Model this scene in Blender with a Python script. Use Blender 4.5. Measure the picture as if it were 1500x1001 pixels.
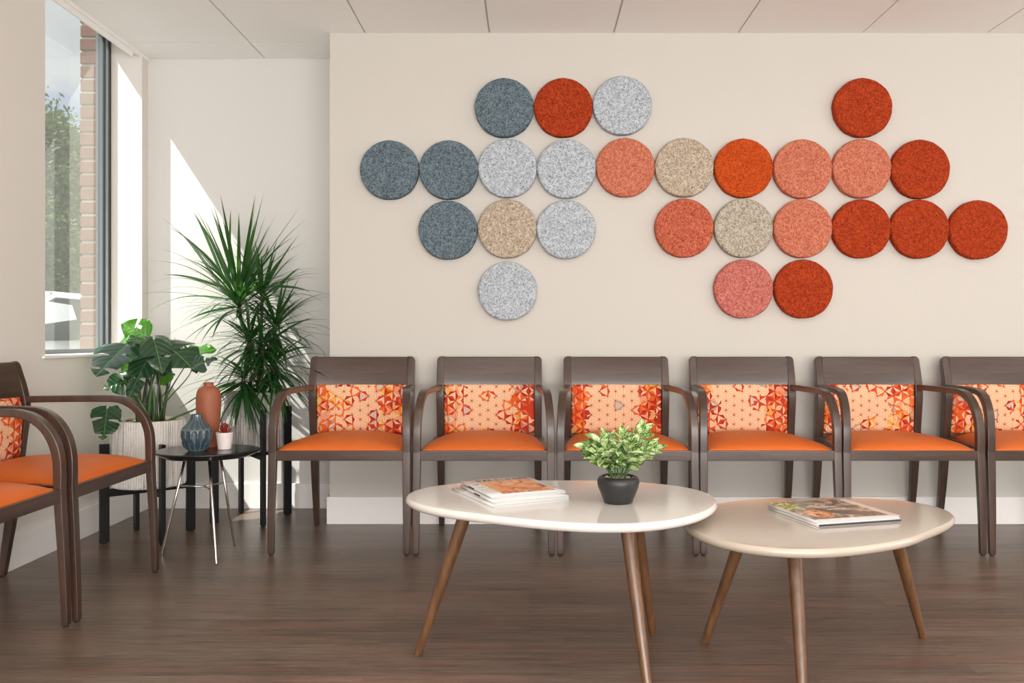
import bpy, bmesh, math, random
from mathutils import Vector, Matrix
for o in list(bpy.data.objects): bpy.data.objects.remove(o)
S = bpy.context.scene
C = S.collection
PI = math.pi

# ------------------------------------------------------------------ camera
F, VX, VY, CH = 1235.0, 777.0, 494.0, 0.9166     # focal length (px), principal point (px), camera height (m)
cd = bpy.data.cameras.new('camera'); cam = bpy.data.objects.new('camera', cd); C.objects.link(cam)
cam.location = (0, 0, CH); cam.rotation_euler = (PI/2, 0, 0)
cd.sensor_width = 36; cd.lens = 36*F/1500
cd.shift_x = -(VX-750)/1500; cd.shift_y = -(500.5-VY)/1500
S.camera = cam

# ------------------------------------------------------------------ world, sun, area lights, exposure
S.view_settings.view_transform = 'Standard'; S.view_settings.look = 'None'
S.view_settings.gamma = 1; S.view_settings.use_curve_mapping = False
S.view_settings.exposure = 0.0
w = bpy.data.worlds.new('sky'); S.world = w; w.use_nodes = True
nt = w.node_tree; nt.nodes.clear()
tc = nt.nodes.new('ShaderNodeTexCoord'); mp = nt.nodes.new('ShaderNodeMapping'); mp.inputs['Scale'].default_value = (1.6, 1.6, 3.2)
nz = nt.nodes.new('ShaderNodeTexNoise'); nz.inputs['Scale'].default_value = 2.3; nz.inputs['Detail'].default_value = 7; nz.inputs['Roughness'].default_value = .55
rp = nt.nodes.new('ShaderNodeValToRGB')
rp.color_ramp.elements[0].position = .26; rp.color_ramp.elements[0].color = (.42, .52, .78, 1)
rp.color_ramp.elements[1].position = .40; rp.color_ramp.elements[1].color = (.84, .86, .90, 1)
bg = nt.nodes.new('ShaderNodeBackground'); bg.inputs[1].default_value = 1.0
wo = nt.nodes.new('ShaderNodeOutputWorld')
nt.links.new(tc.outputs['Generated'], mp.inputs[0]); nt.links.new(mp.outputs[0], nz.inputs[0])
nt.links.new(nz.outputs[0], rp.inputs[0]); nt.links.new(rp.outputs[0], bg.inputs[0]); nt.links.new(bg.outputs[0], wo.inputs[0])

sd = bpy.data.lights.new('sun', 'SUN'); sun = bpy.data.objects.new('sun', sd); C.objects.link(sun)
sd.energy = 10.5; sd.angle = math.radians(.5); sd.color = (1, .965, .90)
sun.rotation_euler = Vector((1, .6, -1.55)).to_track_quat('-Z', 'Y').to_euler(); sun.location = (-8, -3, 12)

def area(name, loc, direction, sx, sy, power, col):
    l = bpy.data.lights.new(name, 'AREA'); o = bpy.data.objects.new(name, l); C.objects.link(o)
    l.shape = 'RECTANGLE'; l.size = sx; l.size_y = sy; l.energy = power; l.color = col
    o.location = loc; o.rotation_euler = Vector(direction).to_track_quat('-Z', 'Y').to_euler()
    return o
# added fill lights standing in for window daylight, tilted up to brighten the ceiling
area('front_fill_light', (1.2, -2.80, .92), (0, 1, .85), 5.2, 1.5, 325, (1, .965, .93))
area('side_fill_light', (4.75, 1.2, 1.35), (-1, .1, .7), 3.2, 1.8, 46, (1, .91, .82))
# overhead fill lights, likewise added out of view without fixtures
for x in (-.5, 1.33, 3.16):
    for y in (-.9, 1.4):
        area('ceiling_fill_light', (x, y, 2.385), (0, 0, -1), .56, 1.15, 7, (1, .93, .84))

# ------------------------------------------------------------------ helpers
def at(px, py, d):
    """point of the place measured from the photograph at depth d"""
    s = F/d
    return Vector(((px-VX)/s, d, CH-(py-VY)/s))
def link(o): C.objects.link(o); return o
def obj(name, bm, mat=None, parent=None, smooth=False, recalc=True):
    if recalc: bmesh.ops.recalc_face_normals(bm, faces=bm.faces[:])
    me = bpy.data.meshes.new(name); bm.to_mesh(me); bm.free()
    if mat is not None:
        for m in (mat if isinstance(mat, (list, tuple)) else [mat]): me.materials.append(m)
    if smooth:
        for p in me.polygons: p.use_smooth = True
        if smooth is not True:
            me.set_sharp_from_angle(angle=math.radians(smooth))
    o = bpy.data.objects.new(name, me); link(o)
    if smooth and smooth is not True:
        wn = o.modifiers.new('weighted', 'WEIGHTED_NORMAL'); wn.keep_sharp = True; wn.weight = 80
    if parent: o.parent = parent
    return o
def tag(o, label=None, cat=None, group=None, kind=None):
    if label: o['label'] = label
    if cat: o['category'] = cat
    if group: o['group'] = group
    if kind: o['kind'] = kind
    return o
def empty(name, loc, rz=0):
    o = bpy.data.objects.new(name, None); link(o); o.location = loc; o.rotation_euler = (0, 0, rz); o.empty_display_size = .1
    return o
def dup(root, loc, rz):
    def cp(o, par):
        c = o.copy(); C.objects.link(c)
        if par: c.parent = par
        for ch in list(o.children): cp(ch, c)
        return c
    r = cp(root, None); r.location = loc; r.rotation_euler = (0, 0, rz); return r
def box(bm, x0, x1, y0, y1, z0, z1, bev=0, seg=2, mi=0):
    r = bmesh.ops.create_cube(bm, size=1)
    vs = r['verts']
    for v in vs: v.co = Vector(((x0+x1)/2+v.co.x*(x1-x0), (y0+y1)/2+v.co.y*(y1-y0), (z0+z1)/2+v.co.z*(z1-z0)))
    fs = {f for v in vs for f in v.link_faces}
    for f in fs: f.material_index = mi
    if bev:
        es = list({e for v in vs for e in v.link_edges})
        bmesh.ops.bevel(bm, geom=es, offset=bev, segments=seg, affect='EDGES', profile=.6)
def grid(bm, n, m, fn, closeu=False, closev=False):
    g = [[bm.verts.new(fn(i, j)) for j in range(m)] for i in range(n)]
    for i in range(n if closeu else n-1):
        for j in range(m if closev else m-1):
            bm.faces.new((g[i][j], g[(i+1) % n][j], g[(i+1) % n][(j+1) % m], g[i][(j+1) % m]))
    return g
def lathe(bm, prof, n=48, mod=None, c=(0, 0)):
    """prof: (r,z) list; first and last closed by caps when r>0"""
    def fn(i, j):
        a = 2*PI*i/n; r, z = prof[j]
        if mod: r = mod(a, r, z, j)
        return Vector((c[0]+r*math.cos(a), c[1]+r*math.sin(a), z))
    g = grid(bm, n, len(prof), fn, closeu=True)
    for k in (0, -1):
        if prof[k][0] > 1e-5: bm.faces.new([g[i][k] for i in range(n)])
    return g
def tube(bm, pts, rad, n=8, cap=True):
    pts = [Vector(p) for p in pts]
    rads = rad if isinstance(rad, (list, tuple)) else [rad]*len(pts)
    up = None; rings = []
    for i, p in enumerate(pts):
        t = (pts[min(i+1, len(pts)-1)]-pts[max(i-1, 0)]).normalized()
        if up is None: up = t.orthogonal().normalized()
        up = (up-t*up.dot(t)).normalized(); sd_ = t.cross(up)
        rings.append([bm.verts.new(p+(up*math.cos(2*PI*k/n)+sd_*math.sin(2*PI*k/n))*rads[i]) for k in range(n)])
    for a, b in zip(rings, rings[1:]):
        for k in range(n): bm.faces.new((a[k], a[(k+1) % n], b[(k+1) % n], b[k]))
    if cap: bm.faces.new(rings[0]); bm.faces.new(rings[-1])
def bez(p0, p1, p2, p3, n=10):
    P = [Vector(p) for p in (p0, p1, p2, p3)]
    return [(1-t)**3*P[0]+3*(1-t)**2*t*P[1]+3*(1-t)*t*t*P[2]+t**3*P[3] for t in [i/n for i in range(n+1)]]
def catmull(keys, n=6):
    """keys: list of tuples; returns smooth interpolated tuples"""
    out = []
    K = [keys[0]]+list(keys)+[keys[-1]]
    for i in range(1, len(K)-2):
        for s in range(n):
            t = s/n
            out.append(tuple(.5*(2*b+(c-a)*t+(2*a-5*b+4*c-d)*t*t+(3*b-a-3*c+d)*t**3) for a, b, c, d in zip(K[i-1], K[i], K[i+1], K[i+2])))
    out.append(tuple(keys[-1])); return out
def strap(bm, ks, rc=.003):
    """member lying in a plane of constant x: ks = list of (y,z,xmin,xmax,thickness)"""
    rings = []
    for i, (y, z, xa, xb, th) in enumerate(ks):
        a = ks[max(i-1, 0)]; b = ks[min(i+1, len(ks)-1)]
        t = Vector((0, b[0]-a[0], b[1]-a[1])).normalized(); nn = Vector((0, t.z, -t.y))   # thickness direction
        c = Vector(((xa+xb)/2, y, z)); hw = (xb-xa)/2; ht = th/2; r = min(rc, hw*.9, ht*.9)
        ring = []
        for sx, sn in ((1, 1), (-1, 1), (-1, -1), (1, -1)):
            a0 = math.atan2(sn, sx)
            for q in (-.5, 0, .5):
                an = a0+q*PI/2
                ring.append(bm.verts.new(c+Vector((1, 0, 0))*(sx*(hw-r)+r*math.cos(an))+nn*(sn*(ht-r)+r*math.sin(an))))
        rings.append(ring)
    m = len(rings[0])
    for a, b in zip(rings, rings[1:]):
        for k in range(m): bm.faces.new((a[k], a[(k+1) % m], b[(k+1) % m], b[k]))
    bm.faces.new(rings[0]); bm.faces.new(rings[-1])

# ------------------------------------------------------------------ materials
class NT:
    def __init__(s, name):
        s.m = bpy.data.materials.new(name); s.m.use_nodes = True; s.t = s.m.node_tree
        s.b = s.t.nodes['Principled BSDF']; s.out = s.t.nodes['Material Output']
    def n(s, kind, **kw):
        nd = s.t.nodes.new('ShaderNode'+kind)
        for k, v in kw.items(): setattr(nd, k, v)
        return nd
    def l(s, a, b): s.t.links.new(a, b)
    def set(s, node, **kw):
        for k, v in kw.items():
            k = k.replace('_', ' ')
            if hasattr(v, 'node'): s.l(v, node.inputs[k])
            else: node.inputs[k].default_value = v
    def math(s, op, a, b=None, c=None):
        nd = s.n('Math', operation=op)
        for i, v in enumerate((a, b, c)):
            if v is None: continue
            if hasattr(v, 'node'): s.l(v, nd.inputs[i])
            else: nd.inputs[i].default_value = v
        return nd.outputs[0]
    def mix(s, f, a, b):
        nd = s.n('Mix', data_type='RGBA')
        for i, v in ((0, f), (6, a), (7, b)):
            if hasattr(v, 'node'): s.l(v, nd.inputs[i])
            else: nd.inputs[i].default_value = v if i == 0 else (*v[:3], 1)
        return nd.outputs[2]
    def coord(s, scale=(1, 1, 1), which='Object', rot=(0, 0, 0)):
        t = s.n('TexCoord'); m = s.n('Mapping'); m.inputs['Scale'].default_value = scale; m.inputs['Rotation'].default_value = rot
        s.l(t.outputs[which], m.inputs[0]); return m.outputs[0]
    def noise(s, vec, scale, detail=3, rough=.5, dist=0):
        nd = s.n('TexNoise'); s.l(vec, nd.inputs['Vector'])
        nd.inputs['Scale'].default_value = scale; nd.inputs['Detail'].default_value = detail
        nd.inputs['Roughness'].default_value = rough; nd.inputs['Distortion'].default_value = dist
        return nd.outputs[0]
    def ramp(s, f, stops, interp='LINEAR'):
        nd = s.n('ValToRGB'); cr = nd.color_ramp; cr.interpolation = interp
        while len(cr.elements) < len(stops): cr.elements.new(.5)
        for e, (p, c) in zip(cr.elements, stops): e.position = p; e.color = (*c[:3], 1)
        s.l(f, nd.inputs[0]); return nd.outputs[0]
    def bump(s, h, strength=.3, dist=.002):
        nd = s.n('Bump'); s.l(h, nd.inputs['Height']); nd.inputs['Strength'].default_value = strength; nd.inputs['Distance'].default_value = dist
        s.l(nd.outputs[0], s.b.inputs['Normal'])
    def col(s, c):
        if hasattr(c, 'node'): s.l(c, s.b.inputs['Base Color'])
        else: s.b.inputs['Base Color'].default_value = (*c[:3], 1)
    def rough(s, r):
        if hasattr(r, 'node'): s.l(r, s.b.inputs['Roughness'])
        else: s.b.inputs['Roughness'].default_value = r
def simple(name, col, rough=.5, metal=0, var=.0, vs=30, bump=0, spec=.5, coat=0):
    m = NT(name); v = m.coord()
    if var:
        nz = m.noise(v, vs, 4)
        m.col(m.mix(nz, tuple(c*(1-var) for c in col), tuple(min(1, c*(1+var)) for c in col)))
        if bump: m.bump(nz, bump)
    else: m.col(col)
    m.rough(rough); m.b.inputs['Metallic'].default_value = metal; m.b.inputs['Specular IOR Level'].default_value = spec
    m.b.inputs['Coat Weight'].default_value = coat; m.b.inputs['Coat Roughness'].default_value = .12
    return m.m

def wall_mat(name, col):
    m = NT(name); v = m.coord(); nz = m.noise(v, 220, 2); m.col(m.mix(m.noise(v, 1.3, 2), tuple(c*.985 for c in col), col))
    m.rough(.75); m.b.inputs['Specular IOR Level'].default_value = .25; m.bump(nz, .06, .001); return m.m
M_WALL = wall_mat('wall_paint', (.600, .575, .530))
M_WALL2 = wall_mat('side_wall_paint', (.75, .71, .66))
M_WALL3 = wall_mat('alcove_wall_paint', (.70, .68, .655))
M_BASE = simple('baseboard_paint', (.90, .88, .865), .45)
M_CEIL = wall_mat('ceiling_tile', (.92, .91, .885))
M_TBAR = simple('ceiling_grid', (.70, .65, .59), .5)

def floor_mat():
    m = NT('plank_floor'); v = m.coord()
    br = m.n('TexBrick'); m.l(v, br.inputs['Vector'])
    br.offset = .37
    m.set(br, Color1=(.0, .0, .0, 1), Color2=(1, 1, 1, 1), Mortar=(.5, .5, .5, 1), Scale=1.0, Mortar_Size=.0008, Mortar_Smooth=.1, Brick_Width=1.22, Row_Height=.152)
    tone = br.outputs['Color']; mort = br.outputs['Fac']
    tr = m.n('SeparateColor'); m.l(tone, tr.inputs[0])
    # grain shifted per plank
    cb = m.n('CombineXYZ'); m.l(tr.outputs[0], cb.inputs[2]); ad = m.n('VectorMath', operation='ADD'); m.l(v, ad.inputs[0]); m.l(cb.outputs[0], ad.inputs[1])
    mpp = m.n('Mapping'); mpp.inputs['Scale'].default_value = (3.6, 95, 3); m.l(ad.outputs[0], mpp.inputs[0])
    g1 = m.noise(mpp.outputs[0], 1.0, 7, .68, .5)
    mp2 = m.n('Mapping'); mp2.inputs['Scale'].default_value = (16, 520, 9); m.l(ad.outputs[0], mp2.inputs[0])
    g2 = m.noise(mp2.outputs[0], 1.0, 4, .7)
    g3 = m.noise(m.coord((1.0, 5, 1)), 1.1, 3, .5)
    f = m.math('ADD', m.math('ADD', m.math('MULTIPLY', g1, .62), m.math('MULTIPLY', g2, .62)), m.math('ADD', m.math('MULTIPLY', tr.outputs[0], .06), m.math('MULTIPLY', g3, .22)))
    f = m.math('SUBTRACT', f, .26)
    c = m.ramp(f, [(.30, (.052, .032, .023)), (.44, (.115, .078, .058)), (.56, (.185, .130, .097)), (.74, (.29, .215, .165))])
    rd = m.math('GREATER_THAN', m.noise(m.coord((1.6, 14, 1)), 1.0, 3, .6), .56); c = m.mix(m.math('MULTIPLY', rd, .16), c, (.30, .10, .065))
    mix = m.mix(m.math('MULTIPLY', mort, .3), c, (.025, .016, .012))
    m.col(mix); m.rough(m.math('ADD', .24, m.math('MULTIPLY', g2, .16))); m.bump(g2, .06, .0006)
    m.b.inputs['Specular IOR Level'].default_value = .45
    return m.m
M_FLOOR = floor_mat()

def wood_mat(name, dark, light, rough=.33, ax=(22, 22, 1.6), coat=.25):
    m = NT(name); v = m.coord(ax)
    g = m.noise(v, 1.6, 6, .6, .4); g2 = m.noise(m.coord((ax[0]*7, ax[1]*7, ax[2]*4)), 1, 3, .6)
    f = m.math('ADD', m.math('MULTIPLY', g, .7), m.math('MULTIPLY', g2, .3))
    m.col(m.ramp(f, [(.32, dark), (.68, light)])); m.rough(rough); m.bump(g2, .05, .0005)
    m.b.inputs['Coat Weight'].default_value = coat; m.b.inputs['Coat Roughness'].default_value = .3
    return m.m
M_WOOD = wood_mat('dark_stained_wood', (.032, .0155, .0105), (.078, .043, .029), .28)
M_WOODH = wood_mat('dark_stained_wood_crosswise', (.032, .0155, .0105), (.078, .043, .029), .28, (1.6, 22, 22))
M_WALNUT = wood_mat('walnut_leg', (.085, .036, .014), (.19, .090, .038), .28, (30, 30, 2.2), .4)

def vinyl_mat():
    m = NT('orange_vinyl'); v = m.coord(); nz = m.noise(v, 420, 3); m.col(m.mix(m.noise(v, 6, 2), (.58, .112, .011), (.65, .138, .015)))
    m.rough(.46); m.bump(nz, .09, .0006); m.b.inputs['Specular IOR Level'].default_value = .4; return m.m
M_VINYL = vinyl_mat()

def fabric_mat():
    """six-point star lattice: triangles split from their centres, some rings of them coloured"""
    m = NT('star_lattice_fabric'); uv = m.n('UVMap'); uv.uv_map = 'UVMap'
    sp = m.n('SeparateXYZ'); m.l(uv.outputs[0], sp.inputs[0]); x, z = sp.outputs[0], sp.outputs[1]
    oi = m.n('ObjectInfo'); so = m.n('SeparateXYZ'); m.l(oi.outputs['Location'], so.inputs[0])
    seed = m.math('FLOOR', m.math('ADD', m.math('MULTIPLY', so.outputs[0], 37.0), m.math('MULTIPLY', so.outputs[1], 11.0)))
    a = .0445
    vv = m.math('ADD', m.math('DIVIDE', x, a*.866), 40.13)
    u = m.math('SUBTRACT', m.math('ADD', m.math('DIVIDE', z, a), 60.2), m.math('MULTIPLY', vv, .5))
    i, j = m.math('FLOOR', u), m.math('FLOOR', vv)
    fu, fv = m.math('FRACT', u), m.math('FRACT', vv)
    s = m.math('ADD', fu, fv); k = m.math('GREATER_THAN', s, 1.0); k2 = m.math('SUBTRACT', m.math('MULTIPLY', k, 2), 1)
    B0 = m.math('ABSOLUTE', m.math('SUBTRACT', s, 1.0))
    B1 = m.math('ABSOLUTE', m.math('SUBTRACT', k, fu)); B2 = m.math('ABSOLUTE', m.math('SUBTRACT', k, fv))
    mn = m.math('MINIMUM', B0, m.math('MINIMUM', B1, B2)); mx = m.math('MAXIMUM', B0, m.math('MAXIMUM', B1, B2))
    md = m.math('SUBTRACT', m.math('SUBTRACT', 1.0, mn), mx)
    m1 = m.math('LESS_THAN', B1, m.math('MINIMUM', B0, B2)); m2 = m.math('LESS_THAN', B2, m.math('MINIMUM', B0, B1))
    ni = m.math('ADD', i, m.math('MULTIPLY', k2, m1)); nj = m.math('ADD', j, m.math('MULTIPLY', k2, m2)); nk = m.math('SUBTRACT', 1.0, k)
    def wn(i, j, k, sd):
        cb = m.n('CombineXYZ'); m.l(m.math('ADD', m.math('ADD', i, seed), .5), cb.inputs[0]); m.l(m.math('ADD', j, .5), cb.inputs[1])
        m.l(m.math('ADD', m.math('MULTIPLY', k, 3.0), sd), cb.inputs[2])
        w_ = m.n('TexWhiteNoise', noise_dimensions='3D'); m.l(cb.outputs[0], w_.inputs[0]); return w_
    wA = wn(ni, nj, nk, .37); wB = wn(ni, nj, nk, 9.7); wC = wn(i, j, k, .37)
    ax = m.math('DIVIDE', m.math('ABSOLUTE', m.math('ADD', x, .012)), .215)
    mr = m.n('MapRange', interpolation_type='SMOOTHSTEP'); m.l(ax, mr.inputs[0])
    for q, val in ((1, .30), (2, .85), (3, .12), (4, .74)): mr.inputs[q].default_value = val
    wob = m.noise(uv.outputs[0], 9.0, 2)
    dens = m.math('MULTIPLY', mr.outputs[0], m.math('ADD', .35, m.math('MULTIPLY', wob, 1.3)))
    sel = m.math('LESS_THAN', wA.outputs[0], dens)
    side = m.math('MULTIPLY', m.math('SUBTRACT', ax, .3), .35)
    colA = m.ramp(wB.outputs[0], [(0, (.42, .022, .012)), (.24, (.60, .045, .015)), (.46, (.80, .12, .018)), (.74, (.86, .18, .03)), (.86, (.88, .42, .05)), (.965, (.42, .35, .30))], 'CONSTANT')
    base = m.mix(m.math('LESS_THAN', wC.outputs[0], .02), (.86, .545, .335), (.62, .50, .40))
    # extra light/dark halves where the colour is dense
    wD = wn(i, j, k, 17.3)
    base = m.mix(m.math('MULTIPLY', m.math('LESS_THAN', wD.outputs[0], .5), m.math('GREATER_THAN', dens, .5)), base, (.84, .36, .19))
    c = m.mix(sel, base, colA)
    lat = m.math('LESS_THAN', mn, .020); spk = m.math('LESS_THAN', m.math('SUBTRACT', md, mn), .026)
    dot = m.math('GREATER_THAN', mx, .90)
    c = m.mix(m.math('MULTIPLY', spk, .85), c, (.50, .12, .06)); c = m.mix(m.math('MULTIPLY', lat, .85), c, (.45, .09, .05)); c = m.mix(m.math('MULTIPLY', dot, .8), c, (.42, .05, .03))
    m.col(c); m.rough(.85); m.b.inputs['Specular IOR Level'].default_value = .2
    m.bump(m.noise(uv.outputs[0], 900, 2), .1, .0005)
    return m.m
M_FAB = fabric_mat()

def felt_mat(name, base, thread, dark):
    m = NT(name); v = m.coord(); oi = m.n('ObjectInfo'); ad = m.n('VectorMath', operation='ADD'); m.l(v, ad.inputs[0])
    ml = m.n('VectorMath', operation='SCALE'); m.l(oi.outputs['Location'], ml.inputs[0]); ml.inputs['Scale'].default_value = 3.7; m.l(ml.outputs[0], ad.inputs[1])
    v = ad.outputs[0]
    def worm(sc, wd, off):
        mm = m.n('Mapping'); mm.inputs['Location'].default_value = (off, off*.7, off*1.3); m.l(v, mm.inputs[0])
        n_ = m.noise(mm.outputs[0], sc, 1, .4, .6)
        return m.math('LESS_THAN', m.math('ABSOLUTE', m.math('SUBTRACT', n_, .5)), wd)
    a = worm(46, .020, 0); b = worm(55, .020, 11); d = worm(64, .022, 23); e = worm(48, .026, 41); f2 = worm(74, .022, 60)
    l = m.math('MAXIMUM', m.math('MAXIMUM', a, b), m.math('MAXIMUM', d, f2))
    c = m.mix(m.math('MULTIPLY', m.noise(v, 160, 3, .7), 1.0), dark, base)
    c = m.mix(m.math('MULTIPLY', e, .9), c, dark)
    c = m.mix(m.math('MULTIPLY', l, .8), c, thread)
    m.col(c); m.rough(.95); m.b.inputs['Specular IOR Level'].default_value = .15
    h = m.math('ADD', m.math('MULTIPLY', l, .5), m.noise(v, 140, 3, .7)); m.bump(h, .55, .004)
    return m.m
FELT = {
 'slate': felt_mat('slate_felt', (.110, .155, .185), (.205, .27, .305), (.035, .052, .068)),
 'rust': felt_mat('rust_felt', (.37, .036, .008), (.49, .070, .018), (.17, .016, .006)),
 'flame': felt_mat('flame_orange_felt', (.50, .062, .008), (.62, .105, .018), (.27, .028, .006)),
 'pale': felt_mat('pale_grey_felt', (.46, .51, .56), (.64, .69, .73), (.17, .20, .245)),
 'coral': felt_mat('coral_felt', (.57, .155, .088), (.68, .26, .165), (.31, .07, .042)),
 'salmon': felt_mat('salmon_felt', (.50, .10, .048), (.64, .19, .115), (.25, .042, .024)),
 'pink': felt_mat('pink_felt', (.52, .135, .105), (.66, .25, .20), (.28, .06, .05)),
 'beige': felt_mat('oatmeal_felt', (.46, .37, .275), (.66, .57, .46), (.20, .15, .10)),
 'stone': felt_mat('stone_felt', (.43, .37, .295), (.62, .56, .47), (.18, .15, .11)),
}
M_TOPW = simple('white_lacquer', (.75, .715, .675), .11, coat=.5)
M_TOPT = simple('taupe_lacquer', (.50, .43, .355), .12, coat=.5)
M_BLACK = simple('black_paint', (.004, .004, .0045), .42, spec=.3)
M_BLACKT = simple('black_tabletop', (.010, .010, .012), .22)
M_CHROME = simple('brushed_steel', (.62, .58, .54), .22, metal=1)
M_TERRA = simple('terracotta', (.31, .096, .046), .55, var=.12, vs=25)
M_POTW = simple('white_ceramic', (.80, .72, .70), .4)
M_POTB = simple('matte_black_ceramic', (.018, .018, .020), .38)
M_SOIL = simple('bark_mulch', (.30, .22, .15), .9, var=.6, vs=90, bump=.8)
M_PEB = simple('cream_pebbles', (.70, .60, .48), .7, var=.3, vs=200)
M_PAPER = simple('white_paper', (.46, .455, .45), .6)
M_COVER = simple('glossy_white_cover', (.68, .665, .655), .25)
M_INK = simple('dark_ink', (.03, .03, .035), .4)
M_INKG = simple('grey_green_ink', (.30, .36, .26), .4)

def glaze():
    m = NT('slate_glaze'); at_ = m.n('Attribute', attribute_name='ridge')
    c = m.ramp(at_.outputs['Fac'], [(0, (.022, .042, .066)), (.55, (.045, .075, .098)), (1, (.13, .175, .17))])
    v = m.coord(); c = m.mix(m.math('MULTIPLY', m.noise(v, 60, 3), .35), c, (.12, .18, .19))
    m.col(c); m.rough(.16); m.b.inputs['Coat Weight'].default_value = .4; return m.m
M_GLAZE = glaze()
def pot_mat(name, la, lb, dk):
    m = NT(name); v = m.coord((40, 40, 2.2)); n1 = m.noise(v, 1.3, 5, .7); n2 = m.noise(m.coord((70, 70, 5)), 1.2, 4, .6); n3 = m.noise(m.coord((1, 1, 1)), 110, 3, .7)
    f = m.math('ADD', m.math('MULTIPLY', n1, .55), m.math('ADD', m.math('MULTIPLY', n2, .3), m.math('MULTIPLY', n3, .15)))
    m.col(m.ramp(f, [(.34, dk), (.42, lb), (.50, la)])); m.rough(.85); m.bump(m.math('ADD', n3, n1), .6, .003); return m.m
M_POT1 = pot_mat('whitewashed_ribbed_concrete', (.84, .81, .77), (.66, .62, .57), (.18, .155, .13))
M_POT2 = pot_mat('weathered_ribbed_concrete', (.60, .585, .56), (.33, .32, .305), (.09, .085, .08))
def leaf_mat(name, a, b, rough=.3, trans=.25, tcol=(.2, .5, .05), scale=20, coat=.2):
    m = NT(name); v = m.coord(); c = m.mix(m.noise(v, scale, 3), a, b); m.col(c); m.rough(rough)
    m.b.inputs['Coat Weight'].default_value = coat; m.b.inputs['Coat Roughness'].default_value = .2
    tr = m.n('BsdfTranslucent'); tr.inputs[0].default_value = (*tcol, 1); mx = m.n('MixShader'); mx.inputs[0].default_value = trans
    m.l(m.b.outputs[0], mx.inputs[1]); m.l(tr.outputs[0], mx.inputs[2]); m.l(mx.outputs[0], m.out.inputs[0]); return m.m
def monstera_mat(name, a, b, rough, trans, tcol):
    m = NT(name); uv = m.n('UVMap'); uv.uv_map = 'UVMap'; sp = m.n('SeparateXYZ'); m.l(uv.outputs[0], sp.inputs[0]); x, y = sp.outputs[0], sp.outputs[1]
    ax = m.math('ABSOLUTE', x); rib = m.math('LESS_THAN', ax, .022)
    vn = m.math('POWER', m.math('ABSOLUTE', m.math('SINE', m.math('MULTIPLY', m.math('SUBTRACT', y, m.math('MULTIPLY', ax, .35)), 19))), .35)
    oi = m.n('ObjectInfo'); c = m.mix(m.noise(m.coord(), 20, 3), a, b)
    c = m.mix(m.math('MULTIPLY', oi.outputs['Random'], .6), c, tuple(v*2.2 for v in a)); c = m.mix(m.math('MULTIPLY', m.math('SUBTRACT', 1.0, vn), .35), c, (.10, .22, .07)); c = m.mix(m.math('MULTIPLY', rib, .7), c, (.14, .27, .08))
    m.col(c); m.rough(rough); m.bump(vn, .5, .004); m.b.inputs['Coat Weight'].default_value = .35; m.b.inputs['Coat Roughness'].default_value = .18
    tr = m.n('BsdfTranslucent'); tr.inputs[0].default_value = (*tcol, 1); mx = m.n('MixShader'); mx.inputs[0].default_value = trans
    m.l(m.b.outputs[0], mx.inputs[1]); m.l(tr.outputs[0], mx.inputs[2]); m.l(mx.outputs[0], m.out.inputs[0]); return m.m
M_MON = monstera_mat('monstera_leaf', (.007, .030, .019), (.017, .062, .022), .22, .08, (.2, .5, .05))
M_MONB = monstera_mat('young_monstera_leaf', (.035, .16, .015), (.08, .26, .018), .32, .25, (.20, .50, .02))
M_STEM = leaf_mat('green_stem', (.035, .10, .025), (.10, .20, .05), .45, .0)
M_STEMD = leaf_mat('dark_stem', (.020, .04, .02), (.05, .07, .03), .5, .0)
M_DRA = leaf_mat('narrow_leaf', (.010, .038, .016), (.035, .12, .028), .28, .2, (.13, .40, .05), 14)
M_CANE = simple('brown_cane', (.13, .09, .06), .8, var=.4, vs=50, bump=.5)
M_SUCC = leaf_mat('red_succulent', (.22, .012, .010), (.42, .05, .03), .4, .1, (.6, .08, .03), 60)
def varieg():
    m = NT('variegated_leaf'); uv = m.n('UVMap'); uv.uv_map = 'UVMap'; sp = m.n('SeparateXYZ'); m.l(uv.outputs[0], sp.inputs[0])
    u, v = sp.outputs[0], sp.outputs[1]   # u across -1..1 , v along 0..1
    au = m.math('ABSOLUTE', u)
    vein = m.math('SINE', m.math('MULTIPLY', m.math('SUBTRACT', v, m.math('MULTIPLY', au, .35)), 42))
    nz = m.noise(m.coord(), 75, 3, .65)
    f = m.math('ADD', m.math('MULTIPLY', vein, .10), m.math('ADD', nz, m.math('MULTIPLY', m.math('GREATER_THAN', au, .84), -.35)))
    c = m.ramp(f, [(.30, (.015, .085, .012)), (.43, (.12, .34, .03)), (.52, (.48, .62, .20)), (.62, (.80, .84, .60))])
    m.col(c); m.rough(.4)
    tr = m.n('BsdfTranslucent'); m.l(c, tr.inputs[0]); mx = m.n('MixShader'); mx.inputs[0].default_value = .2
    m.l(m.b.outputs[0], mx.inputs[1]); m.l(tr.outputs[0], mx.inputs[2]); m.l(mx.outputs[0], m.out.inputs[0]); return m.m
M_VAR = varieg()
def glass():
    m = NT('window_glass'); g = m.n('BsdfGlossy'); g.inputs['Roughness'].default_value = .01; g.inputs[0].default_value = (.93, 1, .95, 1)
    t = m.n('BsdfTransparent'); t.inputs[0].default_value = (.95, .985, .965, 1); fr = m.n('Fresnel'); fr.inputs[0].default_value = 1.55
    mx = m.n('MixShader'); m.l(m.math('MINIMUM', m.math('MULTIPLY', fr.outputs[0], 3.0), 1.0), mx.inputs[0]); m.l(t.outputs[0], mx.inputs[1]); m.l(g.outputs[0], mx.inputs[2]); m.l(mx.outputs[0], m.out.inputs[0]); return m.m
M_GLASS = glass()
M_ALU = simple('anodised_aluminium', (.20, .215, .23), .4, metal=.5)
M_GASK = simple('black_gasket', (.03, .028, .026), .6)
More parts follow.
